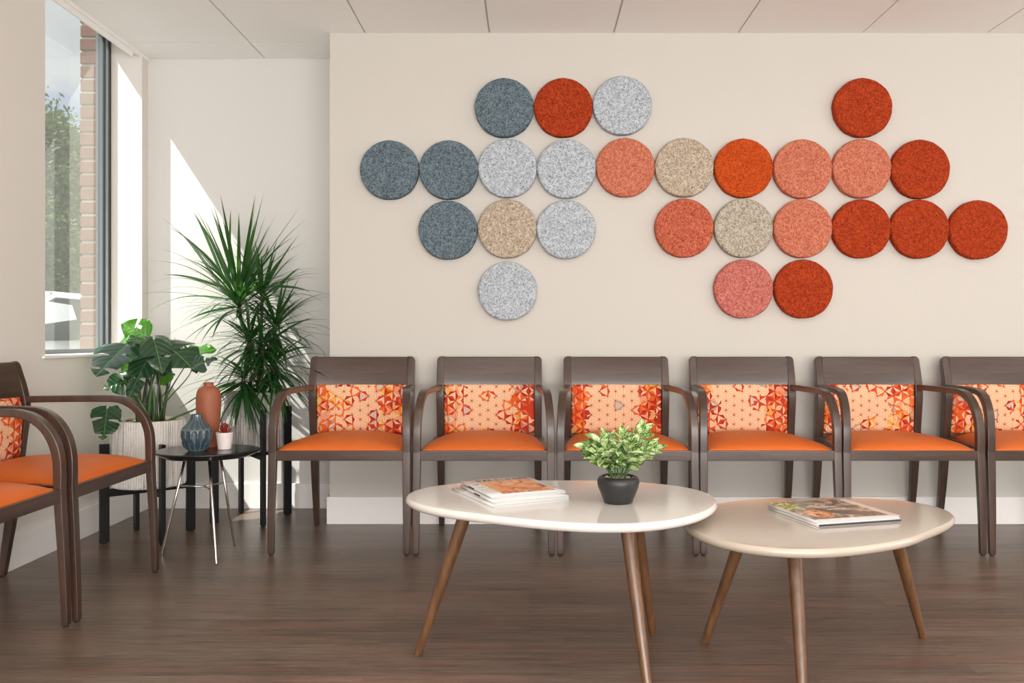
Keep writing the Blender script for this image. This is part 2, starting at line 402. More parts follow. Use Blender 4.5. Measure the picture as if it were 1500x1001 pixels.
def brick_mat():
    m = NT('red_brick'); v = m.coord(); c = m.mix(m.noise(v, 9, 4, .7), (.105, .040, .036), (.21, .11, .095)); c = m.mix(m.math('MULTIPLY', m.noise(v, 70, 3, .7), .5), c, (.20, .09, .08))
    m.col(c); m.rough(.9); m.bump(m.noise(v, 90, 4, .7), .6, .004); return m.m
M_BRICK = brick_mat(); M_MORT = simple('mortar', (.30, .28, .26), .95, var=.15, vs=60)
M_ASPH = simple('asphalt', (.22, .22, .22), .9, var=.2, vs=5)
M_TREE = leaf_mat('tree_leaf', (.020, .045, .014), (.075, .12, .045), .5, .2, (.14, .28, .05), 2)
M_BARK = simple('bark', (.10, .075, .055), .9, var=.4, vs=8)

# ------------------------------------------------------------------ the room
XL, YB, YA, XR, YF, ZC = -2.045, 4.135, 4.511, 4.9, -2.9, 2.408   # left wall, back wall, alcove wall, right wall, front wall, ceiling
XC = -.984                                                        # corner where the back wall steps back into the alcove
SIL, WN, WF = .838, 3.553, 4.439                                   # window sill height, near jamb, far jamb
def struct(name, bm, m, parent=None, smooth=False):
    o = obj(name, bm, m, parent, smooth)
    if not parent: o['kind'] = 'structure'
    return o
bm = bmesh.new(); box(bm, -2.28, XR+.1, YF-.1, YA+.1, -.12, 0); struct('floor', bm, M_FLOOR)
# ceiling: tiles with real joints below a grid
bm = bmesh.new(); box(bm, XL-.012, XR+.1, YF-.1, YA+.1, ZC+.010, 2.95, mi=1)
gx = [XL-.02]+[-.811+.6096*k for k in range(-1, 10)]; gx = [v for v in gx if v < XR]+[XR]
gy = [YA]+[4.272-1.2192*k for k in range(0, 6)]; gy = sorted([v for v in gy if v > YF]+[YF])
for a, b in zip(gx, gx[1:]):
    for c, d in zip(gy, gy[1:]): box(bm, a+.0045 if a > XL else a, b-.0045, c+.004, d-.004, ZC, ZC+.0105)
struct('ceiling', bm, [M_CEIL, M_TBAR])
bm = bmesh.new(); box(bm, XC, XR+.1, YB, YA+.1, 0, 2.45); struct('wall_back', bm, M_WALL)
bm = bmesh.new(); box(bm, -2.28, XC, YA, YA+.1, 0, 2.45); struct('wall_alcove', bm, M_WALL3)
bm = bmesh.new()
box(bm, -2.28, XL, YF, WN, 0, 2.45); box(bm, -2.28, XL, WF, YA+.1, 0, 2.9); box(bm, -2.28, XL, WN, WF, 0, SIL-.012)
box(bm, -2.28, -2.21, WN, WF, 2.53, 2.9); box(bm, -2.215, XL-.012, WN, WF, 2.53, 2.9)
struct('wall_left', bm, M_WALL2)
# right wall and front wall, each with window openings (outside the photograph)
bm = bmesh.new(); box(bm, XR, XR+.1, YF, YB, 0, .3); box(bm, XR, XR+.1, YF, YB, 2.28, 2.45); box(bm, XR, XR+.1, YF, -.45, .3, 2.28); box(bm, XR, XR+.1, 2.85, YB, .3, 2.28)
struct('wall_right', bm, M_WALL)
bm = bmesh.new(); box(bm, XL, XR, YF-.1, YF, 0, .25); box(bm, XL, XR, YF-.1, YF, 2.35, 2.45); box(bm, XL, -1.45, YF-.1, YF, .25, 2.35); box(bm, 3.85, XR, YF-.1, YF, .25, 2.35)
struct('wall_front', bm, M_WALL)
# baseboards
def baseb(name, pts):
    bm = bmesh.new(); box(bm, *pts, .0, .135, bev=.004, seg=2); struct(name, bm, M_BASE, smooth=40)
baseb('baseboard_back', (XC-.013, XR, YB-.013, YB+.002))
baseb('baseboard_alcove', (XL+.012, XC-.013, YA-.013, YA+.002))
baseb('baseboard_left', (XL-.002, XL+.012, YF, YA+.002))
baseb('baseboard_return', (XC-.013, XC+.002, YB-.0005, YA-.013))
# window
bm = bmesh.new(); box(bm, -2.22, XL+.010, WN-.02, WF+.0, SIL-.012, SIL, bev=.002); struct('trim_sill', bm, M_BASE)
bm = bmesh.new(); box(bm, XL-.016, XL-.001, WN+.0, 4.344, 2.366, 2.392, bev=.002)
box(bm, XL-.012, XL+.004, YF, YA-.001, 2.392, ZC+.004); struct('trim_window_head', bm, M_BASE)
bm = bmesh.new()
for z0, z1, x0, x1 in ((SIL, SIL+.020, -2.278, -2.214), (2.53, 2.56, -2.278, -2.214)): box(bm, x0, x1, WN, WF, z0, z1, bev=.002)
box(bm, -2.278, -2.24, WN, WN+.017, SIL, 2.53, bev=.002); box(bm, -2.278, -2.236, WF-.022, WF, SIL, 2.53, bev=.002)
box(bm, -2.232, -2.213, WF-.02, WF, SIL, 2.53, bev=.001)
wf = struct('window_1', bm, M_ALU, smooth=40)
bm = bmesh.new(); box(bm, -2.2395, -2.230, WF-.024, WF-.0005, SIL+.02, 2.53); box(bm, -2.2135, -2.207, WF-.021, WF-.0005, SIL+.002, 2.53)
obj('gasket', bm, M_GASK, wf)
bm = bmesh.new(); vs = [bm.verts.new((-2.236, y, z)) for y, z in ((WN+.005, SIL+.01), (WF-.008, SIL+.01), (WF-.008, 2.545), (WN+.005, 2.545))]; bm.faces.new(vs)
obj('glass_pane', bm, M_GLASS, wf)
# brick reveal of the outer wall beyond the glass
random.seed(4)
bm = bmesh.new(); box(bm, -2.366, -2.281, WF+.008, WF+.6, -.1, 3.2, mi=1)
z = -.08
while z < 3.15:
    j = random.uniform(-.0015, .0015)
    box(bm, -2.374+j, -2.2815, WF+.003+j, WF+.21, z, z+.060, bev=.003, seg=1); box(bm, -2.374-j, -2.29, WF+.222, WF+.43, z, z+.060, bev=.003, seg=1); z += .0717
o = struct('wall_outside_brick', bm, [M_BRICK, M_MORT])
bm = bmesh.new(); box(bm, -60, -2.3, -30, 90, -.32, -.22); struct('ground', bm, M_ASPH)

# ------------------------------------------------------------------ outdoors
def tree(c, rx, rz, n, seed):
    random.seed(seed); root = empty('tree', (c.x, c.y, -.22))
    tag(root, 'green leafy tree outside the window against the cloudy sky', 'tree')
    bm = bmesh.new(); h = c.z+.22
    tube(bm, [(0, 0, 0), (.03, 0, h*.4), (0, .05, h*.8), (.05, 0, h+rz*.5)], [.14, .11, .08, .03], 10)
    for k in range(9):
        a = k*2.4; z0 = h*.55+k*.12
        tube(bm, bez((0, 0, z0), (.2*math.cos(a), .2*math.sin(a), z0+.3), (.5*math.cos(a), .5*math.sin(a), z0+.5), (.85*math.cos(a), .85*math.sin(a), z0+.95), 5), [.05, .045, .04, .03, .02, .01], 6)
    obj('trunk', bm, M_BARK, root, True)
    bm = bmesh.new(); cl = []
    for k in range(70):
        a = random.uniform(0, 2*PI); t = random.uniform(-1, 1); q = math.sqrt(max(0, 1-t*t))*(1.0 if t < .2 else .85)*random.uniform(.45, 1)
        cl.append(Vector((rx*q*math.cos(a), rx*q*math.sin(a), h+t*rz)))
    for k in range(n):
        p = random.choice(cl)+Vector([random.gauss(0, .17) for _ in range(3)])
        d = Vector([random.gauss(0, 1) for _ in range(3)]).normalized(); e = d.orthogonal().normalized(); l = random.uniform(.028, .055)
        bm.faces.new([bm.verts.new(p+v) for v in (d*l, e*l*.45, -d*l, -e*l*.45)])
    obj('foliage', bm, M_TREE, root, recalc=False)
tree(Vector((-6.95, 12.0, 2.55)), 1.05, 1.35, 30000, 3)
tree(Vector((-12.6, 21.5, 2.6)), 1.8, 1.7, 9000, 8)
bpy.data.objects['tree']['label'] = 'nearer leafy tree outside the window, standing against the cloudy sky'
bpy.data.objects['tree.001']['label'] = 'farther pale tree low behind the nearer tree outside the window'
def car():
    root = empty('car', (-5.1, 7.95, -.22)); tag(root, 'white parked car with dark side windows outside the window', 'car')
    body = [(-2.2, .35), (-2.25, .75), (-1.9, .95), (-1.15, 1.08), (-.7, 1.42), (-.2, 1.56), (.8, 1.56), (1.5, 1.45), (2.05, 1.10), (2.2, .9), (2.22, .35)]
    bm = bmesh.new()
    for prof, hw, mi in ((body, .88, 0),):
        a = [bm.verts.new((-hw*(.82 if z > 1.2 else 1), y, z)) for y, z in prof]; b = [bm.verts.new((hw*(.82 if z > 1.2 else 1), y, z)) for y, z in prof]
        bm.faces.new(a); bm.faces.new(b[::-1])
        for i in range(len(prof)): bm.faces.new((a[i], a[(i+1) % len(prof)], b[(i+1) % len(prof)], b[i]))
    bmesh.ops.bevel(bm, geom=bm.edges[:], offset=.03, segments=2, affect='EDGES')
    obj('body', bm, simple('white_car_paint', (.78, .79, .80), .2, coat=.5), root, True)
    g = simple('tinted_glass', (.02, .022, .025), .08)
    for sx in (-1, 1):
        bm = bmesh.new(); pr = [(-1.0, 1.10), (-.62, 1.38), (-.2, 1.50), (.75, 1.50), (1.4, 1.40), (1.75, 1.12)]
        a = [bm.verts.new((sx*(.885 if z < 1.2 else .745), y, z)) for y, z in pr]; b = [bm.verts.new((sx*(.85 if z < 1.2 else .70), y, z)) for y, z in pr]
        bm.faces.new(a); bm.faces.new(b)
        for i in range(6): bm.faces.new((a[i], a[(i+1) % 6], b[(i+1) % 6], b[i]))
        obj('side_window', bm, g, root)
    for sx in (-.80, .80):
        for y in (-1.35, 1.35):
            bm = bmesh.new(); r = bmesh.ops.create_cone(bm, cap_ends=True, segments=32, radius1=.33, radius2=.33, depth=.22)
            bmesh.ops.rotate(bm, verts=bm.verts, matrix=Matrix.Rotation(PI/2, 3, 'Y')); bmesh.ops.translate(bm, verts=bm.verts, vec=(sx, y, .33))
            bmesh.ops.bevel(bm, geom=bm.edges[:], offset=.02, segments=1, affect='EDGES'); obj('wheel', bm, M_GASK, root, 40)
car()

# ------------------------------------------------------------------ chairs
def make_chair():
    root = empty('armchair', (0, 0, 0))
    def glide(leg, x, y):
        bm = bmesh.new(); rr = [bmesh.ops.create_cone(bm, cap_ends=True, segments=20, radius1=.0085, radius2=.0075, depth=.0065)]
        bmesh.ops.translate(bm, verts=bm.verts, vec=(x, y, .00325)); obj('glide', bm, M_GASK, leg, True)
    for sx in (-1, 1):
        # rear leg running up into the back
        ks = catmull([(.28, .005, .221, .247, .024), (.2625, .12, .219, .248, .029), (.247, .22, .217, .249, .033), (.229, .38, .215, .25, .040), (.217, .50, .215, .25, .043),
                      (.204, .61, .215, .25, .046), (.203, .66, .215, .25, .045), (.211, .72, .215, .25, .038), (.226, .78, .215, .25, .031), (.2315, .803, .215, .25, .028)], 5)
        ks += [(.2335, .811, .215, .248, .027), (.2350, .817, .215, .243, .026), (.2360, .8205, .215, .237, .025), (.2363, .822, .215, .230, .024)]
        if sx < 0: ks = [(a, b, -d, -c, e) for a, b, c, d, e in ks]
        bm = bmesh.new(); strap(bm, ks); glide(obj('leg', bm, M_WOOD, root, 50), sx*.234, .28)
        # front leg
        ks = catmull([(-.283, .009, .271, .297, .020), (-.279, .15, .269, .299, .0225), (-.268, .36, .2655, .299, .026), (-.264, .436, .265, .299, .0265)], 4)
        ks = [(-.2832, .005, .274, .294, .015)]+ks
        if sx < 0: ks = [(a, b, -d, -c, e) for a, b, c, d, e in ks]
        bm = bmesh.new(); strap(bm, ks); glide(obj('leg', bm, M_WOOD, root, 50), sx*.284, -.283)
        # bent armrest
        pth = [(-.264, .430), (-.2645, .47), (-.264, .50)]
        for q in range(1, 13):
            a = q/12*PI/2; pth.append((-.122-.142*math.cos(a)**.93, .50+.179*math.sin(a)**.93))
        pth += [(-.06, .680), (.03, .680), (.12, .679), (.196, .678)]
        ks = []
        for (y, z) in pth:
            if z < .5: xc = .282
            else:
                t = min(1, max(0, (y+.264)/.46)); xc = .282-.048*(t**.75)
            hw = .0168 if y < .0 else .0168-.004*(y/.196)
            ks.append((y, z, xc-hw, xc+hw, .0270 if z < .44 else (.0285 if z < .6 else (.0275 if z < .672 else .0250))))
        if sx < 0: ks = [(a, b, -d, -c, e) for a, b, c, d, e in ks]
        bm = bmesh.new(); strap(bm, ks, .0035); obj('armrest', bm, M_WOOD, root, 50)
    # seat frame
    bm = bmesh.new()
    box(bm, -.268, .268, -.276, -.250, .396, .4385, bev=.003)
    box(bm, -.217, .217, .200, .222, .396, .4385, bev=.003)
    for sx in (-1, 1):
        r = bmesh.ops.create_cube(bm, size=1)
        for v in r['verts']:
            f = v.co.y < 0; x = (.293 if f else .245)-(0 if v.co.x > 0 else .024)
            v.co = Vector((sx*x, -.256 if f else .214, .417+v.co.z*.042))
    box(bm, -.26, .26, -.26, .205, .425, .4395)
    obj('seat_frame', bm, M_WOODH, root, 40)
    # upholstered seat
    bm = bmesh.new(); n, m = 33, 29
    def fs(i, j):
        u = -1+2*i/(n-1); v = -1+2*j/(m-1)
        u = math.sin(u*PI/2)*.6+u*.4; v = math.sin(v*PI/2)*.6+v*.4
        t = (v+1)/2; hw = .2655+(.213-.2655)*max(0, (t-.15)/.85)
        y = -.262+t*.452
        # corners slightly rounded
        cu = abs(u)**6*abs(v)**6
        x = u*hw*(1-.03*cu); h = ((1-abs(u)**2.7)*(1-abs(v)**2.9)) if abs(u) < 1 and abs(v) < 1 else 0
        return Vector((x, y, .4395+.050*max(0, h)**.55))
    g = grid(bm, n, m, fs); ring = [g[i][0] for i in range(n)]+[g[-1][j] for j in range(1, m)]+[g[i][-1] for i in range(n-2, -1, -1)]+[g[0][j] for j in range(m-2, 0, -1)]
    low = [bm.verts.new((v.co.x, v.co.y, .430)) for v in ring]
    for k in range(len(ring)): bm.faces.new((ring[k], ring[(k+1) % len(ring)], low[(k+1) % len(ring)], low[k]))
    obj('seat', bm, M_VINYL, root, 60)
    # wooden top of the back, slightly dished
    def backy(z): return .2105 + (.236-.2105)*((z-.72)/.102) if z > .72 else .2105-.0035*(.72-z)/.05
    bm = bmesh.new(); rows = []
    n = 17
    for i in range(n):
        u = -1+2*i/(n-1); x = u*.2155; dy = .012*(1-u*u)-.0065
        ring = []
        for (z, s) in ((.690, -1), (.72, -1), (.77, -1), (.818, -1), (.8215, -.6), (.8215, .6), (.818, 1), (.77, 1), (.72, 1), (.690, 1)):
            ring.append(bm.verts.new((x, backy(z)+dy+s*.0095, z)))
        rows.append(ring)
    for a, b in zip(rows, rows[1:]):
        for k in range(10): bm.faces.new((a[k], a[(k+1) % 10], b[(k+1) % 10], b[k]))
    bm.faces.new(rows[0]); bm.faces.new(rows[-1])
    obj('backrest', bm, M_WOODH, root, 40)
    # patterned back cushion
    bm = bmesh.new(); uvl = bm.loops.layers.uv.new('UVMap'); n, m = 25, 17
    def ycen(z): return .186+.020*((z-.6)/.1)**2*(1 if z < .6 else .9)
    def ff(i, j, s):
        u = -1+2*i/(n-1); v = -1+2*j/(m-1); u = math.sin(u*PI/2)*.7+u*.3; v = math.sin(v*PI/2)*.7+v*.3
        x = u*.2145; z = .5735+v*.119
        th = .011+.016*(max(0, 1-abs(u)**6)*max(0, 1-abs(v)**6))**.5
        y = .204+ (.012*((z-.6)/.1)**2 if z > .6 else .010*((.6-z)/.14)) + .004*(1-u*u)
        return Vector((x, y-(th if s < 0 else -.004), z))
    g = grid(bm, n, m, lambda i, j: ff(i, j, -1)); g2 = grid(bm, n, m, lambda i, j: ff(i, j, 1))
    def rim_(g): return [g[i][0] for i in range(n)]+[g[-1][j] for j in range(1, m)]+[g[i][-1] for i in range(n-2, -1, -1)]+[g[0][j] for j in range(m-2, 0, -1)]
    ra, rb = rim_(g), rim_(g2)
    for k in range(len(ra)): bm.faces.new((ra[k], ra[(k+1) % len(ra)], rb[(k+1) % len(ra)], rb[k]))
    for f in bm.faces:
        for l in f.loops: l[uvl].uv = (l.vert.co.x, l.vert.co.z)
    obj('back_cushion', bm, M_FAB, root, 50)
    return root
ROW_Y = 3.817
row = [(-.803, 'armchair at the left end of the back row, beside the tall planter'),
       (-.196, 'armchair of the back row behind the magazines on the white table'),
       (.409, 'armchair of the back row directly behind the small potted plant'),
       (1.010, 'armchair of the back row behind the left half of the taupe table'),
       (1.612, 'armchair of the back row behind the right half of the taupe table'),
       (2.219, 'armchair of the back row cut off by the right edge')]
ch0 = make_chair()
for k, (x, lab) in enumerate(row):
    o = ch0 if k == 0 else dup(ch0, (0, 0, 0), 0)
    o.location = (x, ROW_Y, 0)
    tag(o, 'dark wood '+lab if k else 'dark wood '+lab, 'chair', 'waiting room armchairs with orange seats')
for y, lab in ((2.996, 'dark wood armchair by the left wall, the nearer to the monstera planter'),
               (2.380, 'dark wood armchair by the left wall cut off by the left edge, nearest the camera')):
    o = dup(ch0, (-1.742 if y > 2.9 else -1.750, y, 0), PI/2); tag(o, lab, 'chair', 'waiting room armchairs with orange seats')

# ------------------------------------------------------------------ felt discs on the back wall
def disc_mesh():
    bm = bmesh.new(); R, T = .1435, .040; prof = [(R-.003, 0), (R, .004), (R, T-.009), (R-.002, T-.004), (R-.006, T-.001), (R-.012, T), (R*.7, T+.0005), (R*.35, T+.001), (.0005, T+.001)]
    random.seed(2); ph = [random.uniform(0, 6) for _ in range(4)]
    lathe(bm, prof, 72, lambda a, r, z, j: r+(.0007*math.sin(5*a+ph[0])+.0006*math.sin(13*a+ph[1])+.0005*math.sin(29*a+ph[2]))*(r/R))
    bmesh.ops.rotate(bm, verts=bm.verts, matrix=Matrix.Rotation(PI/2, 3, 'X'))   # z -> -y
    return bm
NM = {'slate': 'slate grey', 'rust': 'rust red', 'flame': 'bright orange-red', 'pale': 'pale grey', 'coral': 'coral', 'salmon': 'salmon', 'pink': 'pink', 'beige': 'oatmeal', 'stone': 'stone beige'}
discs = [
 (738.5, 157, 'slate', 'in the top row, leftmost of the top row'),
 (825.5, 157, 'rust', 'in the top row between slate and pale grey panels'),
 (912, 154, 'pale', 'in the top row, right of a rust red disc'),
 (1265, 157, 'rust', 'standing alone at the right of the top row'),
 (570, 248.5, 'slate', 'at the far left end of the second row'),
 (657, 248.5, 'slate', 'second from the left in the second row'),
 (743.5, 246, 'pale', 'in the second row, touching a slate panel'),
 (830, 247, 'pale', 'in the second row, touching a coral panel'),
 (916.5, 245, 'coral', 'in the second row between pale grey and oatmeal'),
 (1003, 245, 'beige', 'in the second row beside the bright orange-red one'),
 (1090, 246, 'flame', 'in the second row between oatmeal and coral'),
 (1177, 247, 'coral', 'in the second row, touching the orange-red one'),
 (1263.5, 246.5, 'coral', 'in the second row under the lone top rust one'),
 (1349.5, 247.5, 'rust', 'at the right end of the second row'),
 (656, 337, 'slate', 'at the left end of the third row'),
 (743, 335, 'beige', 'in the third row between slate and pale grey'),
 (829.5, 336, 'pale', 'in the third row, right of the oatmeal one'),
 (1003, 334, 'salmon', 'in the third row, left of the stone beige one'),
 (1090, 334, 'stone', 'in the third row between salmon and coral'),
 (1177, 334.5, 'coral', 'in the third row, right of the stone beige one'),
 (1263, 335, 'rust', 'in the third row, touching a coral one'),
 (1348.5, 335.5, 'rust', 'in the third row, middle of three rust ones'),
 (1434.5, 336.5, 'rust', 'at the far right end of the third row'),
 (743.5, 426.5, 'pale', 'alone under the oatmeal one, lowest on the left'),
 (1090, 423.5, 'pink', 'in the bottom row, left of the rust red one'),
 (1178, 423.5, 'rust', 'in the bottom row, right of the pink one')]
dm = {}
for k, (px, py, c, where) in enumerate(discs):
    p = at(px, py, YB-.040)
    if c not in dm:
        o = obj('wall_disc', disc_mesh(), FELT[c], None, 35); dm[c] = o.data
    else:
        o = bpy.data.objects.new('wall_disc', dm[c]); link(o)
    o.location = (p.x, YB-.0005, p.z)
    tag(o, NM[c]+' round felt panel '+where, 'wall panel', 'round felt panels on the back wall')

# ------------------------------------------------------------------ coffee tables
def fit_outline(pts, N=5, n=120):
    c = sum((Vector(p) for p in pts), Vector((0, 0)))/len(pts)
    # resample evenly in angle, Fourier smoothing
    A = sorted((math.atan2(p[1]-c.y, p[0]-c.x), math.hypot(p[0]-c.x, p[1]-c.y)) for p in pts)
    A = [(A[-1][0]-2*PI, A[-1][1])]+A+[(A[0][0]+2*PI, A[0][1])]
    R = []
    for i in range(n):
        a = -PI+2*PI*i/n
        for (a0, r0), (a1, r1) in zip(A, A[1:]):
            if a0 <= a <= a1: R.append(r0+(r1-r0)*(a-a0)/(a1-a0)); break
    a0 = sum(R)/n; co = [(2/n*sum(r*math.cos(k*(-PI+2*PI*i/n)) for i, r in enumerate(R)), 2/n*sum(r*math.sin(k*(-PI+2*PI*i/n)) for i, r in enumerate(R))) for k in range(1, N+1)]
    return [Vector((c.x+(a0+sum(x*math.cos((k+1)*a)+y*math.sin((k+1)*a) for k, (x, y) in enumerate(co)))*math.cos(a),
                    c.y+(a0+sum(x*math.cos((k+1)*a)+y*math.sin((k+1)*a) for k, (x, y) in enumerate(co)))*math.sin(a))) for a in [-PI+2*PI*i/n for i in range(n)]], c
def plane_pt(px, py, z):
    h = CH-z; s = (py-VY)/h; return ((px-VX)/s, F/s)
def coffee_table(label, ztop, th, near, far, legs, mat):
    pts = [plane_pt(x, y, ztop-th*.62) for x, y in near]+[plane_pt(x, y, ztop-.002) for x, y in far]
    ol, c = fit_outline(pts)
    root = empty('coffee_table', (c.x, c.y, 0)); tag(root, label, 'coffee table', 'nesting coffee tables')
    bm = bmesh.new(); prof = [(-.030, ztop), (-.0075, ztop), (-.0058, ztop-.0006), (-.0032, ztop-.0026), (-.0010, ztop-.0065), (0, ztop-.011), (-.0012, ztop-.016), (-.005, ztop-.021), (-.010, ztop-th+.001), (-.016, ztop-th), (-.05, ztop-th)]
    n = len(ol); rings = []
    for off, z in prof:
        ring = []
        for i, p in enumerate(ol):
            t = (ol[(i+1) % n]-ol[i-1]).normalized(); nn = Vector((t.y, -t.x))
            ring.append(bm.verts.new((p.x+nn.x*off-c.x, p.y+nn.y*off-c.y, z)))
        rings.append(ring)
    for a, b in zip(rings, rings[1:]):
        for k in range(n): bm.faces.new((a[k], a[(k+1) % n], b[(k+1) % n], b[k]))
    bm.faces.new(rings[0]); bm.faces.new(rings[-1]); obj('tabletop', bm, mat, root, 50)
    for (tx, ty, fx, fy) in legs:
        bm = bmesh.new(); a = Vector((tx-c.x, ty-c.y, ztop-th+.0005)); b = Vector((fx-c.x, fy-c.y, 0.0))
        d = (b-a); R0, R1 = .0205, .0118; rings = []; m = 32
        for t, r in ((0, R0), (.02, R0), (.3, .0185), (.6, .0158), (.9, .0128), (.99, R1), (1, R1-.0015)):
            p = a+d*t; rings.append([bm.verts.new((p.x+r*math.cos(2*PI*k/m), p.y+r*math.sin(2*PI*k/m), p.z)) for k in range(m)])
        for q, s in zip(rings, rings[1:]):
            for k in range(m): bm.faces.new((q[k], q[(k+1) % m], s[(k+1) % m], s[k]))
        bm.faces.new(rings[0]); bm.faces.new(rings[-1]); obj('leg', bm, M_WALNUT, root, 50)
    return root
T1, T2 = .455, .410
coffee_table('larger white-topped oval coffee table with three walnut legs, overlapping the taupe one', T1, .025,
  [(593.5, 732), (604, 745), (640, 753.5), (690, 760.5), (740, 766.5), (820, 774), (900, 777.5), (940, 777), (980, 772), (1020, 763), (1044, 752), (1055, 741)],
  [(1048, 729), (1020, 718), (980, 710.5), (920, 706.5), (860, 705), (780, 705), (700, 707), (640, 712), (608, 719), (596, 725)],
  [(-.180, 2.405, -.325, 2.429), (.303, 2.47, .376, 2.586), (.258, 2.27, .301, 2.14)], M_TOPW)
coffee_table('lower taupe-topped coffee table tucked under the edge of the white one', T2, .025,
  [(1001, 776), (1014.7, 786.5), (1049, 798.6), (1101, 809.7), (1153, 814), (1205, 814.6), (1257, 811), (1309, 802), (1361, 786.5), (1389, 774.4), (1401, 762)],
  [(1399, 755), (1378.6, 745), (1344, 736.5), (1292, 731.5), (1240, 729.7), (1188, 729.7), (1136, 731), (1084, 734), (1049, 738), (1018, 746), (1000, 760)],
  [(.624, 2.43, .521, 2.524), (1.055, 2.47, 1.195, 2.567), (.695, 2.22, .673, 2.08)], M_TOPT)

# ------------------------------------------------------------------ magazines
def cover_mat(name, kind):
    m = NT(name); t = m.n('TexCoord'); g = t.outputs['UV']; sp = m.n('SeparateXYZ'); m.l(g, sp.inputs[0]); x, y = sp.outputs[0], sp.outputs[1]
    n1 = m.noise(g, 3.2, 4, .55, .9); n2 = m.noise(g, 13.0, 4, .65)
    if kind == 'orange':
        c = m.ramp(n1, [(.30, (.10, .05, .04)), (.37, (.50, .09, .03)), (.44, (.84, .24, .05)), (.52, (.88, .42, .13)), (.60, (.88, .52, .33)), (.66, (.55, .10, .05)), (.72, (.16, .09, .07))])
        c = m.mix(m.math('MULTIPLY', m.math('GREATER_THAN', n2, .64), .6), c, (.45, .14, .06))
    else:
        c = m.ramp(n1, [(.34, (.04, .035, .018)), (.44, (.15, .10, .05)), (.51, (.32, .19, .12)), (.56, (.66, .50, .40)), (.60, (.22, .15, .07)), (.70, (.07, .065, .03))])
        # greenery toward the left, pale sheet along the right, orange flowers low left
        gl = m.math('LESS_THAN', m.math('ADD', x, m.math('MULTIPLY', n2, .25)), .36); c = m.mix(m.math('MULTIPLY', gl, m.math('GREATER_THAN', y, .55)), c, m.ramp(n2, [(.4, (.10, .14, .02)), (.52, (.45, .45, .06)), (.6, (.75, .72, .55))]))
        d = m.math('SQRT', m.math('ADD', m.math('POWER', m.math('MULTIPLY', m.math('SUBTRACT', x, .22), 1.5), 2), m.math('POWER', m.math('SUBTRACT', y, .30), 2)))
        c = m.mix(m.math('LESS_THAN', m.math('ADD', d, m.math('MULTIPLY', n2, .3)), .36), c, m.ramp(n2, [(.4, (.35, .08, .02)), (.5, (.85, .27, .06)), (.62, (.85, .55, .30))]))
        c = m.mix(m.math('GREATER_THAN', m.math('ADD', x, m.math('MULTIPLY', n2, .12)), .95), c, (.78, .64, .57))
        c = m.mix(m.math('LESS_THAN', y, .05), c, (.84, .83, .82))
    m.col(c); m.rough(.2); m.b.inputs['Coat Weight'].default_value = .3; return m.m
M_ORC = cover_mat('orange_food_photograph', 'orange'); M_BRC = cover_mat('dining_scene_photograph', 'brown')
def text_mesh(s, size, mat, name, parent, loc, spacing=1.0, width=1):
    cu = bpy.data.curves.new('t', 'FONT'); cu.body = s; cu.size = size; cu.space_character = spacing; cu.extrude = .0002; cu.offset = size*.018; cu.align_x = 'CENTER'
    to = bpy.data.objects.new('t', cu); link(to); bpy.context.view_layer.update()
    me = bpy.data.meshes.new_from_object(to.evaluated_get(bpy.context.evaluated_depsgraph_get())); bpy.data.objects.remove(to); bpy.data.curves.remove(cu)
    me.name = name
    for v in me.vertices: v.co.x *= width
    me.materials.append(mat); o = bpy.data.objects.new(name, me); link(o); o.parent = parent; o.location = loc; return o
